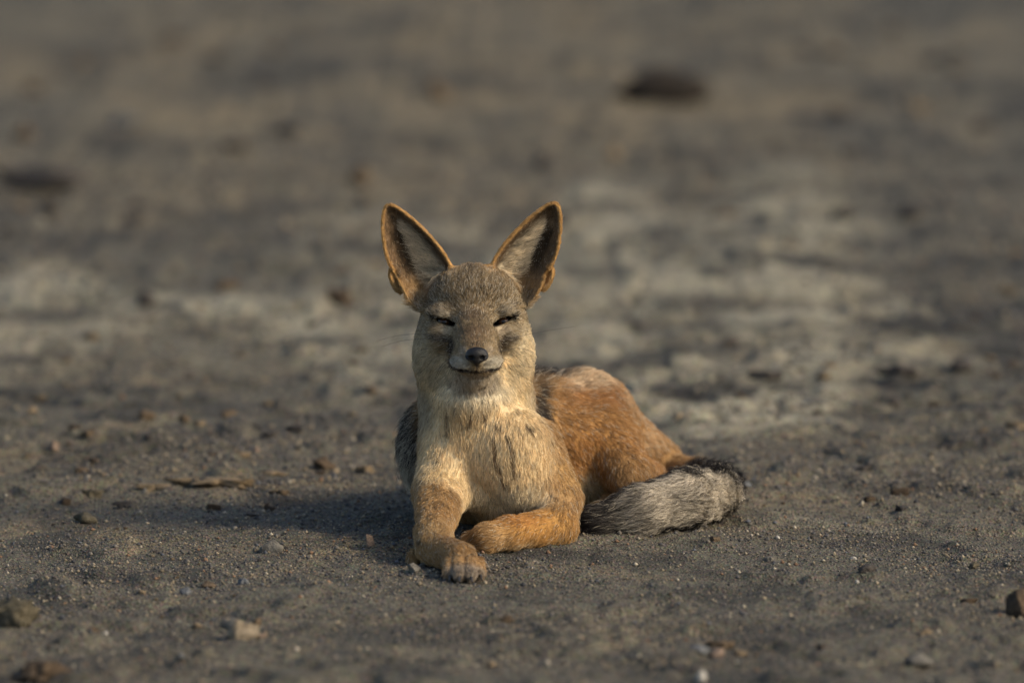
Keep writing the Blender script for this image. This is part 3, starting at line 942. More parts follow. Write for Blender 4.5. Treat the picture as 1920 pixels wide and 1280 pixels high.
COLORS = [
    # trunk and haunch
    ((1150, 800, .26), (260, 260, 190), ORANGE, 1, .6),
    ((1100, 850, .18), (90, 120, 80), (.47, .24, .075), .8, .3),
    ((1100, 735, .24), (140, 130, 48), RUST, .55, .3),
    ((1095, 706, .27), (115, 180, 28), (.56, .43, .28), .75, .3),
    ((1175, 745, .31), (46, 120, 36), (.52, .38, .23), .6, .2),
    ((1190, 745, .3), (60, 120, 50), (.44, .27, .13), .5, .2),
    ((1240, 830, .33), (56, 90, 50), (.52, .36, .2), .7, .3),
    ((1200, 860, .2), (40, 60, 40), (.36, .17, .06), .5, .3),
    ((1185, 905, .14), (55, 60, 34), (.50, .28, .09), .8, .3),
    ((1282, 868, .38), (30, 50, 28), (.55, .45, .3), .8, .4),
    ((1100, 925, .13), (60, 120, 46), (.5, .38, .2), .9, .4),
    ((1090, 920, .05), (30, 60, 40), (.55, .40, .2), .8, .4),
    # saddle
    ((900, 700, .22), (150, 190, 52), DARKF, 1, .5),
    ((1030, 678, .25), (75, 190, 28), DARKF, 1, .6),
    ((770, 830, .16), (64, 160, 120), DARKF, .96, .6),
    ((755, 905, .14), (46, 120, 70), (.2, .19, .17), .9, .3),
    ((1008, 745, .09), (20, 90, 80), (.3, .28, .25), .9, .4),
    ((1022, 800, .14), (22, 80, 60), DARKF, .85, .4),
    ((1055, 880, .1), (30, 70, 50), (.34, .22, .12), .7, .3),
    # neck and chest
    ((890, 760, .0), (140, 150, 110), (.76, .61, .37), 1, .72),
    ((905, 855, -.02), (150, 150, 125), (.78, .61, .36), 1, .72),
    ((895, 730, -.03), (95, 70, 42), WHITE, .95, .3),
    ((945, 715, -.0), (46, 60, 30), (.74, .64, .46), .7, .2),
    ((800, 760, .03), (52, 90, 80), (.36, .3, .21), .85, .3),
    ((985, 740, .05), (36, 80, 70), (.46, .39, .28), .7, .3),
    ((870, 800, -.03), (55, 60, 60), (.50, .35, .17), .6, .2),
    ((960, 840, -.03), (60, 70, 60), (.6, .44, .22), .5, .3),
    ((800, 850, .02), (40, 70, 50), (.36, .24, .12), .8, .3),
    ((960, 930, -.04), (95, 90, 44), (.82, .70, .48), .9, .4),
    ((880, 905, -.02), (64, 70, 50), (.78, .63, .39), .85, .35),
    ((1050, 900, .0), (40, 60, 70), (.5, .32, .13), .85, .3),
    ((1012, 880, .03), (36, 60, 70), (.52, .37, .18), .6, .3),
    ((752, 840, .10), (60, 150, 110), DARKF, .92, .45),
    ((757, 910, .10), (40, 120, 56), (.22, .2, .18), .85, .3),
    ((790, 820, .05), (34, 60, 70), (.30, .22, .14), .7, .3),
    ((1010, 760, .14), (20, 120, 95), DARKF, .9, .45), ((1035, 672, .27), (80, 230, 36), DARKF, 1, .7), ((1100, 674, .38), (120, 80, 34), DARKF, .9, .5),
    ((1002, 740, .08), (16, 60, 50), (.34, .31, .27), .8, .4),
    # forelegs
    ((805, 945, -.03), (50, 90, 60), (.54, .38, .19), .75, .2), ((830, 895, -.05), (44, 60, 40), (.66, .5, .27), .8, .3),
    ((845, 960, -.09), (30, 60, 30), (.62, .43, .18), .9, .3),
    ((795, 900, .0), (30, 60, 50), (.42, .27, .12), .8, .3),
    ((810, 1010, -.2), (70, 100, 50), (.42, .28, .13), 1, .5),
    ((860, 1020, -.25), (46, 70, 26), (.37, .19, .07), .9, .3),
    ((868, 1050, -.3), (40, 40, 24), (.42, .26, .12), .8, .3),
    ((872, 1078, -.36), (58, 60, 28), (.27, .22, .165), .95, .5),
    ((870, 970, .0), (28, 60, 30), (.3, .22, .14), .7, .3),  # shade in the gap between foreleg and chest, painted into the coat
    ((985, 985, -.09), (130, 75, 48), (.45, .245, .075), 1, .6),
    ((990, 972, -.11), (75, 60, 22), (.36, .17, .05), .8, .3),
    ((1060, 985, -.06), (44, 60, 45), (.5, .29, .10), .8, .3),
    ((895, 1012, -.13), (40, 50, 34), (.36, .2, .075), .9, .4),
    ((985, 1022, -.11), (70, 40, 14), (.5, .36, .2), .6, .3),
    # head
    ((XC, 612, -.02), (150, 240, 140), GREYB, 1, .66),
    ((XC, 640, .05), (160, 60, 90), (.34, .28, .2), .6, .4),
    ((XC - 84, 665, .0), (60, 100, 70), (.58, .49, .325), .9, .4),
    ((XC + 90, 660, .0), (62, 100, 74), (.74, .62, .41), .9, .4),  # sunlit side of the face painted paler, cheek and jaw
    ((XC + 55, 690, -.02), (52, 80, 46), (.80, .67, .44), .95, .4),
    ((XC - 50, 690, -.02), (50, 80, 44), (.64, .54, .36), .95, .4),
    ((XC, 725, -.03), (80, 80, 26), WHITE, .9, .3),
    ((XC, 555, -.03), (66, 60, 48), (.27, .19, .10), .8, .3),
    ((XC - 5, 515, .0), (20, 60, 34), (.10, .085, .07), .6, .2),
    ((XC, 600, -.05), (36, 50, 34), (.18, .12, .072), .85, .3),
    ((XC + 3, 635, -.07), (38, 70, 34), (.15, .09, .05), .95, .5),
    ((XC + 4, 650, -.1), (20, 30, 16), (.12, .078, .05), .7, .3),
    ((848, 512, .0), (16, 50, 16), (.5, .36, .2), .85, .3), ((922, 507, .0), (16, 50, 16), (.5, .36, .2), .85, .3),
    ((893, 716, -.06), (70, 90, 36), (.5, .43, .33), .95, .5),
    ((740, 530, .02), (36, 60, 50), (.46, .28, .11), .9, .6), ((1028, 526, .02), (36, 60, 50), (.46, .28, .11), .9, .6),
    ((745, 523, .015), (7, 14, 20), (.03, .02, .015), .95, .5), ((1023, 519, .015), (7, 14, 20), (.03, .02, .015), .95, .5),  # shade inside the ear pocket slits, painted as near-black colour
    # brow patches, under-eye patches, dark tear stripe
    ((834, 588, -.045), (25, 30, 9), (.45, .38, .28), .85, .2),
    ((948, 584, -.045), (23, 30, 10), (.48, .40, .28), .85, .2),
    ((812, 574, -.02), (22, 40, 12), (.1, .09, .08), .6, .2),
    ((962, 570, -.02), (22, 40, 12), (.11, .095, .08), .6, .2),
    ((840, 619, -.045), (24, 30, 10), (.45, .37, .25), .9, .3),
    ((936, 618, -.045), (24, 30, 12), (.46, .37, .25), .9, .3),
    ((826, 632, -.04), (32, 40, 11), (.10, .08, .06), .85, .3),
    ((950, 632, -.04), (28, 40, 11), (.11, .085, .062), .8, .3),
    ((861, 622, -.05), (10, 36, 18), (.06, .04, .027), .9, .3),
    ((922, 622, -.05), (10, 36, 18), (.07, .045, .03), .9, .3),
    ((850, 650, -.055), (13, 60, 26), (.045, .03, .021), .92, .4),
    ((937, 650, -.055), (12, 60, 24), (.055, .037, .025), .88, .4),
    ((864, 680, -.1), (26, 56, 19), (.46, .42, .34), .95, .5),
    ((921, 680, -.1), (26, 56, 19), (.50, .45, .35), .95, .5),
    ((872, 660, -.1), (12, 30, 14), (.42, .37, .3), .7, .3),
    ((916, 658, -.1), (10, 30, 14), (.40, .33, .24), .7, .3),
    ((893, 706, -.1), (34, 40, 8), (.38, .34, .28), .8, .3),
]
for a, b in zip(MOUTH[:-1], MOUTH[1:]):
    for t in (0, .33, .66, 1):
        q = tuple(np.array(a) * (1 - t) + np.array(b) * t)
        COLORS.append(((q[0], q[1] + 1, q[2]), (6, 48, 4.6), (.03, .02, .016), .95, .45))
COLORS.append(((894, 688, -.118), (2.6, 20, 8), (.05, .04, .035), .8, .4))
COLORS.append(((865, 691, -.1), (3.5, 20, 3.5), (.012, .011, .01), .95, .5))
for s in (-1, 1):
    (cx, cy), o, i = EYES[s]
    for t in np.linspace(0, 1, 7):
        q = (o[0] + (i[0] - o[0]) * t, o[1] + (i[1] - o[1]) * t + 2.0 * (1 - (2 * t - 1) ** 2) - 1.0)
        COLORS.append(((q[0], q[1], EYE_Y[s]), (8.5, 40, 7.5), (.012, .010, .009), .95, .5))

for line in ([(925, 823), (930, 845), (927, 862), (935, 875)], [(950, 818), (958, 835), (965, 850)], [(935, 875), (940, 900), (960, 915)], [(957, 848), (961, 870), (966, 892)],
             [(838, 775), (836, 800), (838, 830)], [(881, 783), (876, 805)], [(906, 776), (914, 780), (911, 788)], [(985, 800), (1000, 812)], [(930, 795), (940, 803)]):
    for (x0, y0), (x1, y1) in zip(line[:-1], line[1:]):
        for t in (0, .25, .5, .75):
            COLORS.append(((x0 + (x1 - x0) * t, y0 + (y1 - y0) * t, -.055), (5.4, 120, 5.4), (.16, .10, .05), .9, .3))
for q in ((853, 768, 6), (822, 863, 5), (885, 762, 4), (912, 784, 4), (866, 797, 5), (876, 792, 4), (843, 957, 5)):
    COLORS.append(((q[0], q[1], -.05), (q[2], 130, q[2]), (.05, .04, .03), .85, .4))
COLORS.append(((785, 1012, -.235), (5, 30, 7), (.05, .04, .03), .8, .4))

LENGTH = [  # metres
    ((XC, 590, .0), (140, 180, 125), .0078, 1, .6),
    ((XC, 500, .02), (80, 110, 40), .009, .8, .3),
    ((XC - 80, 675, .01), (60, 90, 60), .013, .9, .4),
    ((XC + 85, 675, .01), (60, 90, 60), .013, .9, .4),
    ((XC, 600, -.06), (60, 60, 60), .006, 1, .4),
    ((XC + 4, 660, -.09), (60, 70, 48), .0042, 1, .6),
    ((835, 604, -.05), (36, 40, 22), .0042, 1, .4), ((942, 602, -.05), (36, 40, 22), .0042, 1, .4),
    ((738, 530, .02), (46, 60, 56), .0045, 1, .7), ((1030, 526, .02), (46, 60, 56), .0045, 1, .7), ((745, 523, .015), (12, 16, 24), .0015, 1, .6), ((1023, 519, .015), (12, 16, 24), .0015, 1, .6),
    ((893, 692, -.1), (50, 80, 16), .0026, 1, .5),
    ((810, 1010, -.22), (90, 220, 70), .0075, 1, .6),
    ((870, 1065, -.33), (60, 90, 40), .0048, 1, .5),
    ((985, 990, -.09), (130, 90, 50), .0085, 1, .6),
    ((760, 850, .15), (90, 200, 150), .024, .9, .5),
    ((960, 690, .22), (200, 200, 60), .024, .9, .5),
    ((1150, 830, .24), (170, 230, 140), .011, 1, .6),
]


def tail_param(p):
    best = np.full(len(p), 9.0); t = np.zeros(len(p)); tan = np.zeros((len(p), 3)); off = np.zeros((len(p), 3)); rad = np.zeros(len(p))
    n = len(TAIL) - 1
    for k in range(n):
        a, b = P(*TAIL[k][:3]), P(*TAIL[k + 1][:3])
        ab = b - a; L = ab @ ab
        u = np.clip(((p - a) @ ab) / L, 0, 1)
        c = a + u[:, None] * ab
        d = np.linalg.norm(p - c, axis=1)
        m = d < best
        best[m] = d[m]; t[m] = (k + u[m]) / n; tan[m] = ab / math.sqrt(L); off[m] = (p - c)[m]
        rad[m] = (TAIL[k][3] * (1 - u[m]) + TAIL[k + 1][3] * u[m]) * S
    return best, t, tan, off, rad


# hair direction guides: (px, py, y) -> direction
GUIDES = [
    ((893, 650, -.11), (0, .5, .8)), ((XC, 610, -.06), (0, .3, 1)), ((XC, 560, -.04), (0, .4, 1)), ((XC, 510, .0), (0, .8, .7)),
    ((850, 560, -.03), (-.35, .4, .9)), ((925, 560, -.03), (.35, .4, .9)),
    ((835, 585, -.045), (-.8, .4, .5)), ((942, 583, -.045), (.8, .4, .5)), ((835, 620, -.045), (-.9, .4, -.2)), ((942, 620, -.045), (.9, .4, -.2)),
    ((800, 600, -.02), (-.8, .6, .1)), ((975, 600, -.02), (.8, .6, .1)), ((790, 660, .0), (-.7, .5, -.6)), ((985, 660, .0), (.7, .5, -.6)),
    ((830, 680, -.03), (-.7, .4, -.7)), ((945, 680, -.03), (.7, .4, -.7)), ((868, 680, -.1), (-.8, .6, -.1)), ((918, 680, -.1), (.8, .6, -.1)),
    ((893, 706, -.09), (0, .6, -.8)), ((890, 740, -.04), (0, 0, -1)), ((790, 740, .05), (-.35, .2, -1)), ((990, 740, .05), (.35, .2, -1)),
    ((850, 800, -.04), (.1, -.1, -1)), ((930, 800, -.04), (-.05, -.1, -1)), ((900, 880, -.07), (.05, 0, -1)), ((980, 860, -.04), (.2, -.1, -1)),
    ((820, 860, -.01), (-.05, -.1, -1)), ((960, 930, -.06), (-.1, .2, -1)), ((1030, 880, .01), (.3, .1, -1)),
    ((815, 940, -.05), (-.1, -.6, -.7)), ((812, 1000, -.2), (0, -.7, -.7)), ((850, 1030, -.28), (.5, -.7, -.5)), ((870, 1075, -.36), (.1, -.8, -.6)),
    ((1050, 970, -.03), (-.2, -.4, -.9)), ((1000, 985, -.1), (-.8, -.3, -.45)), ((920, 1005, -.14), (-.9, -.2, -.4)),
    ((760, 800, .12), (-.15, .35, -.9)), ((755, 880, .12), (-.1, .25, -1)), ((800, 720, .15), (-.3, .6, -.7)), ((900, 700, .2), (.1, 1, .0)),
    ((1040, 690, .25), (.6, .8, .1)), ((1100, 760, .24), (.6, .5, -.6)), ((1060, 830, .15), (.5, .3, -.8)), ((1150, 820, .2), (.5, .25, -.8)),
    ((1150, 720, .32), (.7, .6, -.4)), ((1220, 800, .34), (.65, .3, -.7)), ((1180, 890, .13), (.3, 0, -1)), ((1265, 860, .4), (.8, 0, -.6)), ((1100, 920, .12), (.2, 0, -1)),
    ((1030, 790, .1), (.3, .5, -.8)),
]
gp = np.array([P(*g[0]) for g in GUIDES]); gd = np.array([g[1] for g in GUIDES], float)
gd /= np.linalg.norm(gd, axis=1, keepdims=True)


def ear_info(p):
    """which ear a point belongs to, its place inside the outline, and whether it is on the open front side"""
    which = np.zeros(len(p), int); dd = np.zeros(len(p)); front = np.zeros(len(p), bool); u = np.zeros(len(p)); inner = np.zeros(len(p))
    for s in (-1, 1):
        pts = EARS[s]
        box = (p[:, 0] > pts[:, 0].min() - .012) & (p[:, 0] < pts[:, 0].max() + .012) & (p[:, 2] > pts[:, 1].min() - .005) & (p[:, 1] > -.03) & (p[:, 1] < .085)
        if not box.any():
            continue
        ii = np.nonzero(box)[0]
        d, y = ear_sheet(p[ii, 0], p[ii, 2], s)
        on = (d > -.011) & (np.abs(p[ii, 1] - y) < .014)
        jj = ii[on]
        which[jj] = s; dd[jj] = d[on]; front[jj] = p[jj, 1] < y[on]
        zt, zb = pts[:, 1].max(), pts[:, 1].min()
        u[jj] = (p[jj, 2] - zb) / (zt - zb)
        # inner (1) to outer (0) edge across the ear
        cx0, cx1 = P(805, 545, 0)[0], P(727, 388, 0)[0]
        mid = cx0 + (cx1 - cx0) * u[jj]
        x884 = P(884, 500, 0)[0]
        xm = mid if s == -1 else 2 * x884 - mid
        inner[jj] = (p[jj, 0] - xm) * (-s)
    return which, dd, front, u, inner


def coat(p, n):
    """colour, grizzle, length, lift and direction of the coat at points p"""
    col = brush(p, COLORS, (.40, .25, .11))
    ln = brush(p, LENGTH, .0115)
    lift = np.full(len(p), .32)
    dark = brush(p, [((XC, 560, .0), (130, 150, 75), .22, 1, .5), ((800, 800, .1), (110, 150, 140), .10, .8, .5), ((1100, 740, .26), (200, 150, 70), .10, 1, .4),
                     ((860, 1075, -.35), (60, 80, 40), .12, 1, .5), ((XC, 620, -.07), (36, 70, 50), .14, 1, .4), ((893, 678, -.1), (50, 60, 26), .05, 1, .5)], .035)
    white = brush(p, [((765, 850, .15), (90, 180, 130), .40, 1, .5), ((755, 895, .11), (56, 150, 80), .75, .9, .4), ((1000, 700, .2), (150, 200, 60), .10, 1, .4), ((XC, 590, .0), (150, 180, 110), .20, 1, .5),
                      ((1180, 790, .3), (140, 160, 110), .14, 1, .4), ((1215, 805, .33), (60, 120, 75), .34, 1, .3), ((1010, 750, .1), (26, 90, 80), .45, 1, .4), ((XC, 640, -.08), (60, 90, 60), .04, 1, .6)], .08)
    d2 = ((p[:, None, :] - gp[None]) ** 2).sum(-1) + 1e-6
    w = 1 / d2 ** 2.2
    dirn = (w[..., None] * gd[None]).sum(1) / w.sum(1)[:, None]
    # tail
    best, t, tan, off, rad = tail_param(p)
    tm = (best < rad + .006) & (t > .10)
    tw = np.zeros(len(p)); tw[tm] = sstep(.10, .15, t[tm])
    oz = off[:, 2] / (best + 1e-9)
    pat0 = vnoise(p[:, 0] * 60, p[:, 1] * 60, p[:, 2] * 60, 6) - .5
    fac_ = -(off @ np.array([-.15, .98, -.05])) / (best + 1e-9) + .55 * pat0
    silver = np.where(t > .5, sstep(.16, .5, fac_), sstep(.14, .46, fac_)) * sstep(.25, .33, t) * (1 - sstep(.60, .86, t + .15 * pat0))
    pat = vnoise(p[:, 0] * 90, p[:, 1] * 90, p[:, 2] * 90, 5)
    tc = np.array((.032, .027, .024))[None] * (1 - silver[:, None]) + np.array((.62, .55, .44))[None] * silver[:, None]
    tc = tc * (.5 + 1.0 * pat)[:, None]
    col = col * (1 - tw[:, None]) + tc * tw[:, None]
    ln = ln * (1 - tw) + (.026 - .006 * t) * tw
    lift = lift * (1 - tw) + .55 * tw
    dark = dark * (1 - tw) + .27 * tw
    white = white * (1 - tw) + (.06 + .10 * silver) * tw
    dirn = dirn * (1 - tw[:, None]) + tan * tw[:, None]
    # ears
    wh, dd, fr, u, inn = ear_info(p)
    ew = (wh != 0).astype(float) * sstep(.10, .22, u)
    rim = 1 - sstep(.0005, .0040, dd + .0015 * (vnoise(p[:, 0] * 220, p[:, 1] * 220, p[:, 2] * 220, 18) - .5))
    tipc = np.stack([np.interp(wh, (-1, 0, 1), (EARS[-1][:, 0][np.argmax(EARS[-1][:, 1])], 0, EARS[1][:, 0][np.argmax(EARS[1][:, 1])])), np.full(len(p), .02), np.full(len(p), EARS[1][:, 1].max())], -1)
    back = np.array((.36, .22, .09))
    inside = np.array((.20, .13, .07))
    innerfur = np.array((.74, .62, .43))
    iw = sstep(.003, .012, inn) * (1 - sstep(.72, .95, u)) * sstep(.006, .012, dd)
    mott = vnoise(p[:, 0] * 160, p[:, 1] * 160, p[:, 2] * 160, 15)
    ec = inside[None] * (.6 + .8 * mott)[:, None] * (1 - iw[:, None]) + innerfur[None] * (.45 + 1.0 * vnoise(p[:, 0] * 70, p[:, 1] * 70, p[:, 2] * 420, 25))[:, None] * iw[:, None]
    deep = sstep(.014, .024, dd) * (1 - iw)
    cav = sstep(-.017, -.010, inn) * (1 - sstep(.003, .008, inn)) * sstep(.28, .40, u) * (1 - sstep(.66, .82, u))  # shade of the ear hollow, painted into the fur colour
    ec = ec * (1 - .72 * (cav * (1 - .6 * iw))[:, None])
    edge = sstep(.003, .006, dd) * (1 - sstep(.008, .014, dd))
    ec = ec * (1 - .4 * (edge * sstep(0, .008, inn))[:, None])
    ec = np.where(fr[:, None], ec, back[None])
    ec = ec * (1 - rim[:, None]) + np.array((.52, .31, .115))[None] * rim[:, None]
    base = 1 - sstep(.16, .34, u)
    ec = ec * (1 - .8 * base[:, None]) + np.array((.42, .27, .12))[None] * .8 * base[:, None]
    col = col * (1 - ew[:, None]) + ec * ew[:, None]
    el = np.where(fr, .004 + .011 * iw, .0045) * (1 - rim) + .0042 * rim
    ln = ln * (1 - ew) + el * ew
    lift = lift * (1 - ew) + np.where(fr, .35 + .25 * iw, .3) * ew
    dark = dark * (1 - ew) + .06 * ew
    white = white * (1 - ew) + .03 * ew
    ed_in = np.stack([wh * .95, -.25 * np.ones(len(p)), .25 + .35 * (u - .4)], -1)
    ed_up = tipc - p
    ed_up /= np.linalg.norm(ed_up, axis=1, keepdims=True) + 1e-9
    ed = np.where((fr & (iw > .3))[:, None], ed_in, ed_up)
    dirn = dirn * (1 - ew[:, None]) + ed * ew[:, None]
    # projection on the skin
    dirn = dirn - (dirn * n).sum(1)[:, None] * n
    dirn /= np.linalg.norm(dirn, axis=1, keepdims=True) + 1e-9
    region = np.zeros(len(p), int)                       # 0 trunk
    hd = ((p - P(XC, 610, -.01)) / (np.array([150, 200, 125]) * S)) ** 2
    region[hd.sum(1) < 1] = 1                            # head
    nk = (p[:, 1] < .095) & (p[:, 2] < P(XC, 718, 0)[2]) & (region == 0) & (p[:, 0] < P(1085, 900, 0)[0])
    region[nk] = 2                                       # chest and neck
    fl = (p[:, 2] < .062) & (p[:, 1] < .0) & (p[:, 0] < P(905, 1000, -.1)[0]) & ((p[:, 1] < -.155) | (p[:, 0] < P(872, 980, -.1)[0]))
    region[fl] = 3                                       # stretched foreleg
    fr2 = (p[:, 2] < .058) & (p[:, 1] < -.005) & (p[:, 1] > -.155) & (p[:, 0] > P(872, 1000, -.1)[0]) & (p[:, 0] < P(1100, 1000, -.1)[0])
    region[fr2] = 4                                      # folded foreleg
    hq = (region == 0) & (p[:, 0] > P(1040, 800, .2)[0]) & (p[:, 1] > .09)
    region[hq] = 5                                       # haunch
    region[tw > .3] = 6
    region[(ew > .5) & (wh < 0)] = 7
    region[(ew > .5) & (wh > 0)] = 8
    return col, ln, lift, dark, white, dirn, region


# ------------------------------------------------------------------ body object
jackal = bpy.data.objects.new('jackal', None)
COL.objects.link(jackal)
jackal.location = (0, 0, 0)
jackal['label'] = 'tawny jackal with a dark saddle and squinting eyes lying on the dirt'
jackal['category'] = 'jackal'

bme = mesh_from('body', V, Q)
bc = []
for k in range(0, len(V), 20000):
    bc.append(coat(V[k:k + 20000], N[k:k + 20000])[0])
bc = np.concatenate(bc)
set_color(bme, 'skin', bc * .8)
body = link('body', bme, attr_material('under_coat', 'skin', .95, .05), jackal)


# ------------------------------------------------------------------ fur
def fur_material():
    m = bpy.data.materials.new('fur')
    m.use_nodes = True
    nt = m.node_tree
    nt.nodes.clear()
    out = nt.nodes.new('ShaderNodeOutputMaterial')
    a = node(nt, 'ShaderNodeAttribute', attribute_name='tint')
    h = nt.nodes.new('ShaderNodeBsdfPrincipled')
    nt.links.new(a.outputs['Color'], h.inputs['Base Color'])
    h.inputs['Roughness'].default_value = .55
    h.inputs['Specular IOR Level'].default_value = .25
    tr = nt.nodes.new('ShaderNodeBsdfTranslucent')
    nt.links.new(a.outputs['Color'], tr.inputs['Color'])
    mx = nt.nodes.new('ShaderNodeMixShader')
    mx.inputs[0].default_value = .3
    nt.links.new(h.outputs[0], mx.inputs[1]); nt.links.new(tr.outputs[0], mx.inputs[2])
    nt.links.new(mx.outputs[0], out.inputs[0])
    return m


FUR = fur_material()
tri = np.concatenate([Q[:, [0, 1, 2]], Q[:, [0, 2, 3]]])
ta = np.linalg.norm(np.cross(V[tri[:, 1]] - V[tri[:, 0]], V[tri[:, 2]] - V[tri[:, 0]]), axis=1) * .5
tc = V[tri].mean(1)
dens = np.full(len(tri), 1.0)
dens[(tc[:, 2] > .19) & (tc[:, 1] < .09)] = 2.6             # finer coat on the head
dens[(tc[:, 2] > .19) & (tc[:, 1] < -.025)] = 5.0
dens[(tc[:, 1] < -.14) & (tc[:, 2] < .1)] = 1.8
dens[(tc[:, 2] < .004)] = .1
NF = 370000
cum = np.cumsum(ta * dens)
pick = np.searchsorted(cum, RNG.random(NF) * cum[-1])
u1, u2 = RNG.random(NF), RNG.random(NF)
fl_ = u1 + u2 > 1
u1[fl_] = 1 - u1[fl_]; u2[fl_] = 1 - u2[fl_]
T = tri[pick]
RP = V[T[:, 0]] + u1[:, None] * (V[T[:, 1]] - V[T[:, 0]]) + u2[:, None] * (V[T[:, 2]] - V[T[:, 0]])
RN = N[T[:, 0]] + u1[:, None] * (N[T[:, 1]] - N[T[:, 0]]) + u2[:, None] * (N[T[:, 2]] - N[T[:, 0]])
RN /= np.linalg.norm(RN, axis=1, keepdims=True)
# no hair on the nose leather or inside the eye slits
keep = np.ones(NF, bool)
nose_c = P(894, 667, -.122)
keep &= (((RP - nose_c) / (np.array([23, 26, 19]) * S)) ** 2).sum(1) > 1
for s in (-1, 1):
    (cx, cy), o, i = EYES[s]
    for t in np.linspace(.08, .92, 7):
        q = P(o[0] + (i[0] - o[0]) * t, o[1] + (i[1] - o[1]) * t, EYE_Y[s])
        keep &= ~(np.hypot(RP[:, 0] - q[0], RP[:, 2] - q[2]) < (3.2 + 4.2 * (1 - (2 * t - 1) ** 2)) * S) | (RP[:, 1] > .03)
RP, RN = RP[keep], RN[keep]
NF = len(RP)
parts = [coat(RP[k:k + 20000], RN[k:k + 20000]) for k in range(0, NF, 20000)]
fc, fl, fa, fdk, fwh, fd, freg = (np.concatenate([q[k] for q in parts]) for k in range(7))

# clumps: neighbouring hairs lean to shared tips
cs = .0075
ck = np.floor(RP / cs).astype(np.int64)
jit = lambda seed: np.stack([_hash(ck[:, 0], ck[:, 1], ck[:, 2], seed + q) for q in range(3)], -1) - .5
clump = jit(300)
coarse = np.stack([vnoise(RP[:, 0] * 45, RP[:, 1] * 45, RP[:, 2] * 45, 400 + q) for q in range(3)], -1) - .5
jn = RNG.normal(size=(NF, 3))
amp = np.clip(fl / .012, .5, 1.3)[:, None]
d = fd + 0.30 * clump * amp + .38 * coarse * amp + .16 * jn
d = d - (d * RN).sum(1)[:, None] * RN
d /= np.linalg.norm(d, axis=1, keepdims=True)
lift = np.clip(fa + .25 * (RNG.random(NF) - .5) + .35 * clump[:, 0], .08, 1.1)
L = fl * RNG.uniform(.7, 1.2, NF)
L[RNG.random(NF) < .04] *= 1.3
K = 5
ts = np.linspace(0, 1, K)
pts = np.zeros((NF, K, 3))
for k, t in enumerate(ts):
    ang = lift * (1 - .55 * t)
    pts[:, k] = RP - RN * np.minimum(.0010, L * .06)[:, None] + (L * t)[:, None] * (np.cos(ang)[:, None] * d + np.sin(ang)[:, None] * RN)
cc = (ck + .5 + .7 * clump) * cs
dl = cc - RP
dl = dl - (dl * RN).sum(1)[:, None] * RN
att = np.select([freg == 2, freg >= 7, freg == 1, freg == 6], [.32, .2, .25, .12], .22)
for k, t in enumerate(ts):
    pts[:, k] += (t ** 1.3 * att)[:, None] * dl
wob = RNG.normal(size=(NF, 3)) * (L * .06)[:, None]
pts[:, 2:4] += wob[:, None]
# never below the ground sheet
zg = gz_at(pts[..., 0].ravel(), pts[..., 1].ravel()).reshape(NF, K) + .0008
pts[..., 2] = np.maximum(pts[..., 2], np.minimum(zg, pts[..., 2] + .03))
# colour per point: grizzled bands
val = RNG.uniform(.74, 1.26, NF)[:, None]
patch = (.86 + .28 * vnoise(RP[:, 0] * 70, RP[:, 1] * 70, RP[:, 2] * 70, 77))[:, None]
mo = np.where(freg == 1, .42, np.where(freg == 5, .22, .12))[:, None]
c0 = fc * val * patch * (1 + mo * 2 * (vnoise(RP[:, 0] * 300, RP[:, 1] * 300, RP[:, 2] * 230, 79) - .5)[:, None])
rd = RNG.random(NF)
isd = rd < fdk
isw = (rd > 1 - fwh) & ~isd
tipc = c0.copy(); rootc = c0 * .85
tipc[isd] = np.array((.03, .026, .022)); 
tipc[isw] = np.array((.62, .55, .42)) * .9
rootc[isw] = rootc[isw] * .6 + .4 * tipc[isw]
tg = np.array([0, .25, .55, .9, 1.0])
colr = rootc[:, None] * (1 - tg[None, :, None]) + tipc[:, None] * tg[None, :, None]
rad0 = np.where(freg == 1, .00022, .00026)
rad0 = np.where(freg >= 7, .00020, rad0)
rprof = np.array([1.0, 1.0, .85, .55, .15])
names = ['back_fur', 'head_fur', 'chest_fur', 'foreleg_fur', 'foreleg_fur', 'haunch_fur', 'tail_fur', 'ear_fur', 'ear_fur']
for r in range(9):
    m = np.nonzero(freg == r)[0]
    if not len(m):
        continue
    cu = bpy.data.hair_curves.new(names[r])
    cu.add_curves([K] * len(m))
    cu.points.foreach_set('position', pts[m].astype(np.float32).ravel())
    at = cu.attributes.get('radius') or cu.attributes.new('radius', 'FLOAT', 'POINT')
    at.data.foreach_set('value', (rad0[m][:, None] * rprof[None]).astype(np.float32).ravel())
    ac = cu.attributes.new('tint', 'FLOAT_COLOR', 'POINT')
    rgba = np.ones((len(m), K, 4), np.float32)
    rgba[..., :3] = colr[m]
    ac.data.foreach_set('color', rgba.ravel())
    link(names[r], cu, FUR, body)

# ------------------------------------------------------------------ nose leather
na = P(894, 667, -.120)
nx = np.arange(-.022, .022, .0007)
NFD = Field(na[0] + nx, na[1] + np.arange(-.022, .020, .0007), na[2] + np.arange(-.02, .018, .0007))


def nrel(dx, dz, dy):
    return na + np.array([dx * S, dy, dz * S])


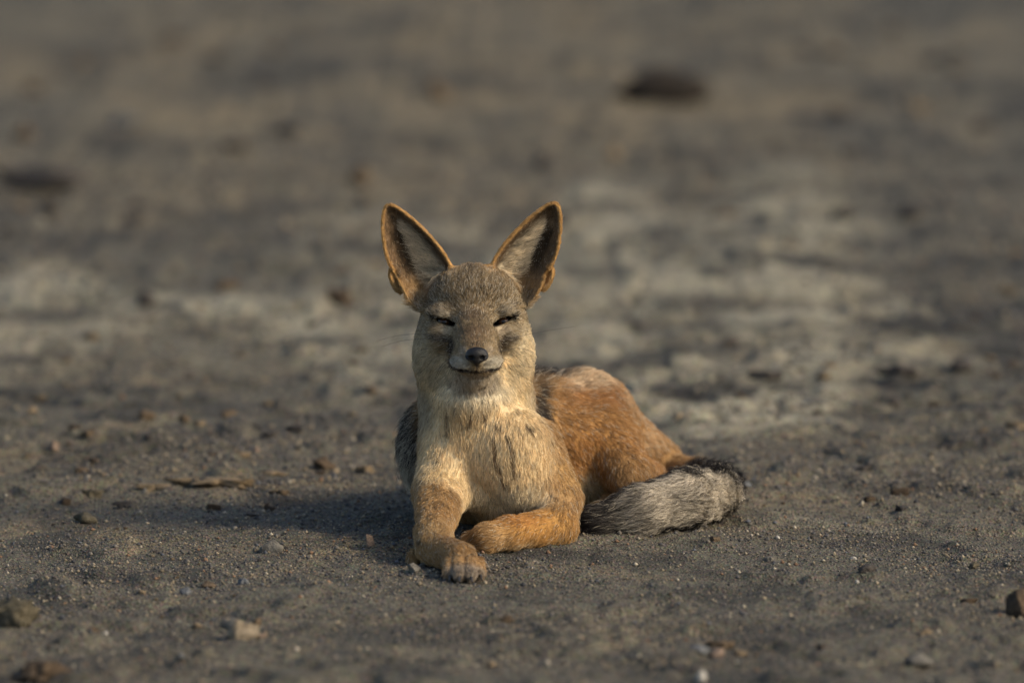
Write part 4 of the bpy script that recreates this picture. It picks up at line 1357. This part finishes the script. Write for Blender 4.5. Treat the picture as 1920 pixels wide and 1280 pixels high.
NFD.ell(nrel(0, 5, .001), np.array([19.5, 14, 11.5]) * S, .004)
NFD.ell(nrel(0, -4, .0015), np.array([13, 12, 11]) * S, .006)
for s in (-1, 1):
    NFD.ell(nrel(s * 12, -1, .001), np.array([9.5, 12, 8.5]) * S, .003)
NFD.cone(nrel(0, -10, -.003), nrel(0, -18, .0), 5 * S, 2.5 * S, .004)
for s in (-1, 1):
    NFD.ell(nrel(s * 10.5, -2.5, -.0075), np.array([5.6, 9, 4.2]) * S, .0015, sub=True)
    NFD.cone(nrel(s * 15, -3, -.006), nrel(s * 20, 0, .0), 2.2 * S, 1.8 * S, .0015, sub=True)
NFD.cone(nrel(0, -2, -.0105), nrel(0, -18, -.0065), 1.1 * S, 1.1 * S, .0012, sub=True)
nv, nq = NFD.mesh()
nme = mesh_from('nose', nv, nq)
m, nt, b = mat('nose_leather')
geo = nt.nodes.new('ShaderNodeNewGeometry')
nn = nt.nodes.new('ShaderNodeTexVoronoi')
nn.inputs['Scale'].default_value = 900
nt.links.new(geo.outputs['Position'], nn.inputs['Vector'])
bp = nt.nodes.new('ShaderNodeBump')
bp.inputs['Distance'].default_value = .0004
nt.links.new(nn.outputs['Distance'], bp.inputs['Height'])
nt.links.new(bp.outputs['Normal'], b.inputs['Normal'])
b.inputs['Base Color'].default_value = (.007, .0065, .0065, 1)
b.inputs['Roughness'].default_value = .46
b.inputs['Specular IOR Level'].default_value = .35
link('nose', nme, m, jackal)

# ------------------------------------------------------------------ eyes
m, nt, b = mat('eye')
tcn = nt.nodes.new('ShaderNodeTexCoord')
sp = nt.nodes.new('ShaderNodeSeparateXYZ')
nt.links.new(tcn.outputs['Object'], sp.inputs[0])
cmb = nt.nodes.new('ShaderNodeCombineXYZ')
nt.links.new(sp.outputs['X'], cmb.inputs[0]); nt.links.new(sp.outputs['Z'], cmb.inputs[1])
ln_ = node(nt, 'ShaderNodeVectorMath', operation='LENGTH')
nt.links.new(cmb.outputs[0], ln_.inputs[0])
c = ramp(nt, ln_.outputs['Value'], [(0.0, (.004, .003, .003)), (.0026 * 50, (.004, .003, .003)), (.0030 * 50, (.05, .02, .006)), (.0058 * 50, (.03, .012, .005)), (.0066 * 50, (.01, .008, .007))])
# the ramp works on 0..1: scale the radius first
mul = node(nt, 'ShaderNodeMath', operation='MULTIPLY')
mul.inputs[1].default_value = 50
nt.links.new(ln_.outputs['Value'], mul.inputs[0])
rampn = [q for q in nt.nodes if q.bl_idname == 'ShaderNodeValToRGB'][0]
nt.links.new(mul.outputs[0], rampn.inputs[0])
nt.links.new(c, b.inputs['Base Color'])
b.inputs['Roughness'].default_value = .2
b.inputs['Specular IOR Level'].default_value = .3
for s in (-1, 1):
    (cx, cy), o, i = EYES[s]
    bm = bmesh.new()
    bmesh.ops.create_uvsphere(bm, u_segments=32, v_segments=20, radius=.0118)
    for q in bm.verts:                                    # the cornea bulges slightly forward
        rr_ = math.hypot(q.co.x, q.co.z)
        if q.co.y < 0 and rr_ < .007:
            q.co.y -= .0010 * (1 - (rr_ / .007) ** 2)
    me = bpy.data.meshes.new('eye')
    bm.to_mesh(me); bm.free()
    me.polygons.foreach_set('use_smooth', np.ones(len(me.polygons), bool))
    eo = link('eye', me, m, jackal)
    q = P(cx, cy + 1, EYE_Y[s] + .0118 + .0035)
    eo.location = q
    eo.rotation_euler = (0, 0, s * R(8))


# ------------------------------------------------------------------ whiskers and claws
def tube(name, pts, r0, r1, m, parent, seg=5):
    pts = [Vector(q) for q in pts]
    vs, fs = [], []
    n = len(pts)
    for k, p in enumerate(pts):
        t = (pts[min(k + 1, n - 1)] - pts[max(k - 1, 0)]).normalized()
        a = t.orthogonal().normalized(); bb = t.cross(a)
        r = r0 + (r1 - r0) * k / (n - 1)
        for q in range(seg):
            an = 2 * math.pi * q / seg
            vs.append(p + (a * math.cos(an) + bb * math.sin(an)) * r)
    for k in range(n - 1):
        for q in range(seg):
            fs.append((k * seg + q, k * seg + (q + 1) % seg, (k + 1) * seg + (q + 1) % seg, (k + 1) * seg + q))
    return link(name, mesh_from(name, np.array(vs), np.array(fs)), m, parent)


m, nt, b = mat('whisker')
b.inputs['Base Color'].default_value = (.03, .025, .02, 1)
b.inputs['Roughness'].default_value = .5
WH_ = [  # start, control, end in pixels and depth
    ((857, 664, -.085), (800, 640, -.07), (772, 668, -.05)), ((856, 668, -.085), (815, 655, -.08), (800, 690, -.07)),
    ((856, 672, -.085), (820, 668, -.085), (812, 735, -.075)), ((858, 676, -.085), (832, 672, -.085), (818, 712, -.08)),
    ((858, 680, -.086), (838, 690, -.085), (840, 715, -.08)), ((850, 640, -.06), (775, 612, -.03), (704, 641, -.01)), ((852, 644, -.06), (780, 624, -.03), (716, 650, -.01)),
    ((930, 662, -.085), (985, 640, -.07), (1010, 670, -.05)), ((931, 667, -.085), (970, 655, -.08), (985, 690, -.07)),
    ((931, 671, -.085), (966, 668, -.085), (975, 720, -.075)), ((930, 675, -.085), (955, 672, -.085), (962, 706, -.08)), ((935, 640, -.06), (1000, 622, -.03), (1080, 612, -.01)),
]
for a, c, e in WH_:
    a, c, e = P(*a), P(*c), P(*e)
    ptsw = [a * (1 - t) ** 2 + 2 * c * t * (1 - t) + e * t * t for t in np.linspace(0, 1, 12)]
    tube('whisker', ptsw, .00028, .00010, m, jackal)
m, nt, b = mat('claw')
b.inputs['Base Color'].default_value = (.03, .025, .02, 1)
b.inputs['Roughness'].default_value = .4
for a, e in (((845, 1079, -.348), (843, 1088, -.366)), ((863, 1080, -.366), (862, 1090, -.384)), ((883, 1081, -.366), (885, 1091, -.382)), ((900, 1077, -.348), (903, 1087, -.362))):
    a, e = P(*a), P(*e)
    e[2] = max(e[2], .002)
    mid = (a + e) / 2 + np.array([0, -.001, .002])
    tube('claw', [a, mid, e], .0028, .0009, m, jackal, 6)
print('BODY verts', len(V), 'hairs', NF, {names[r] + str(r): int((freg == r).sum()) for r in range(9)})
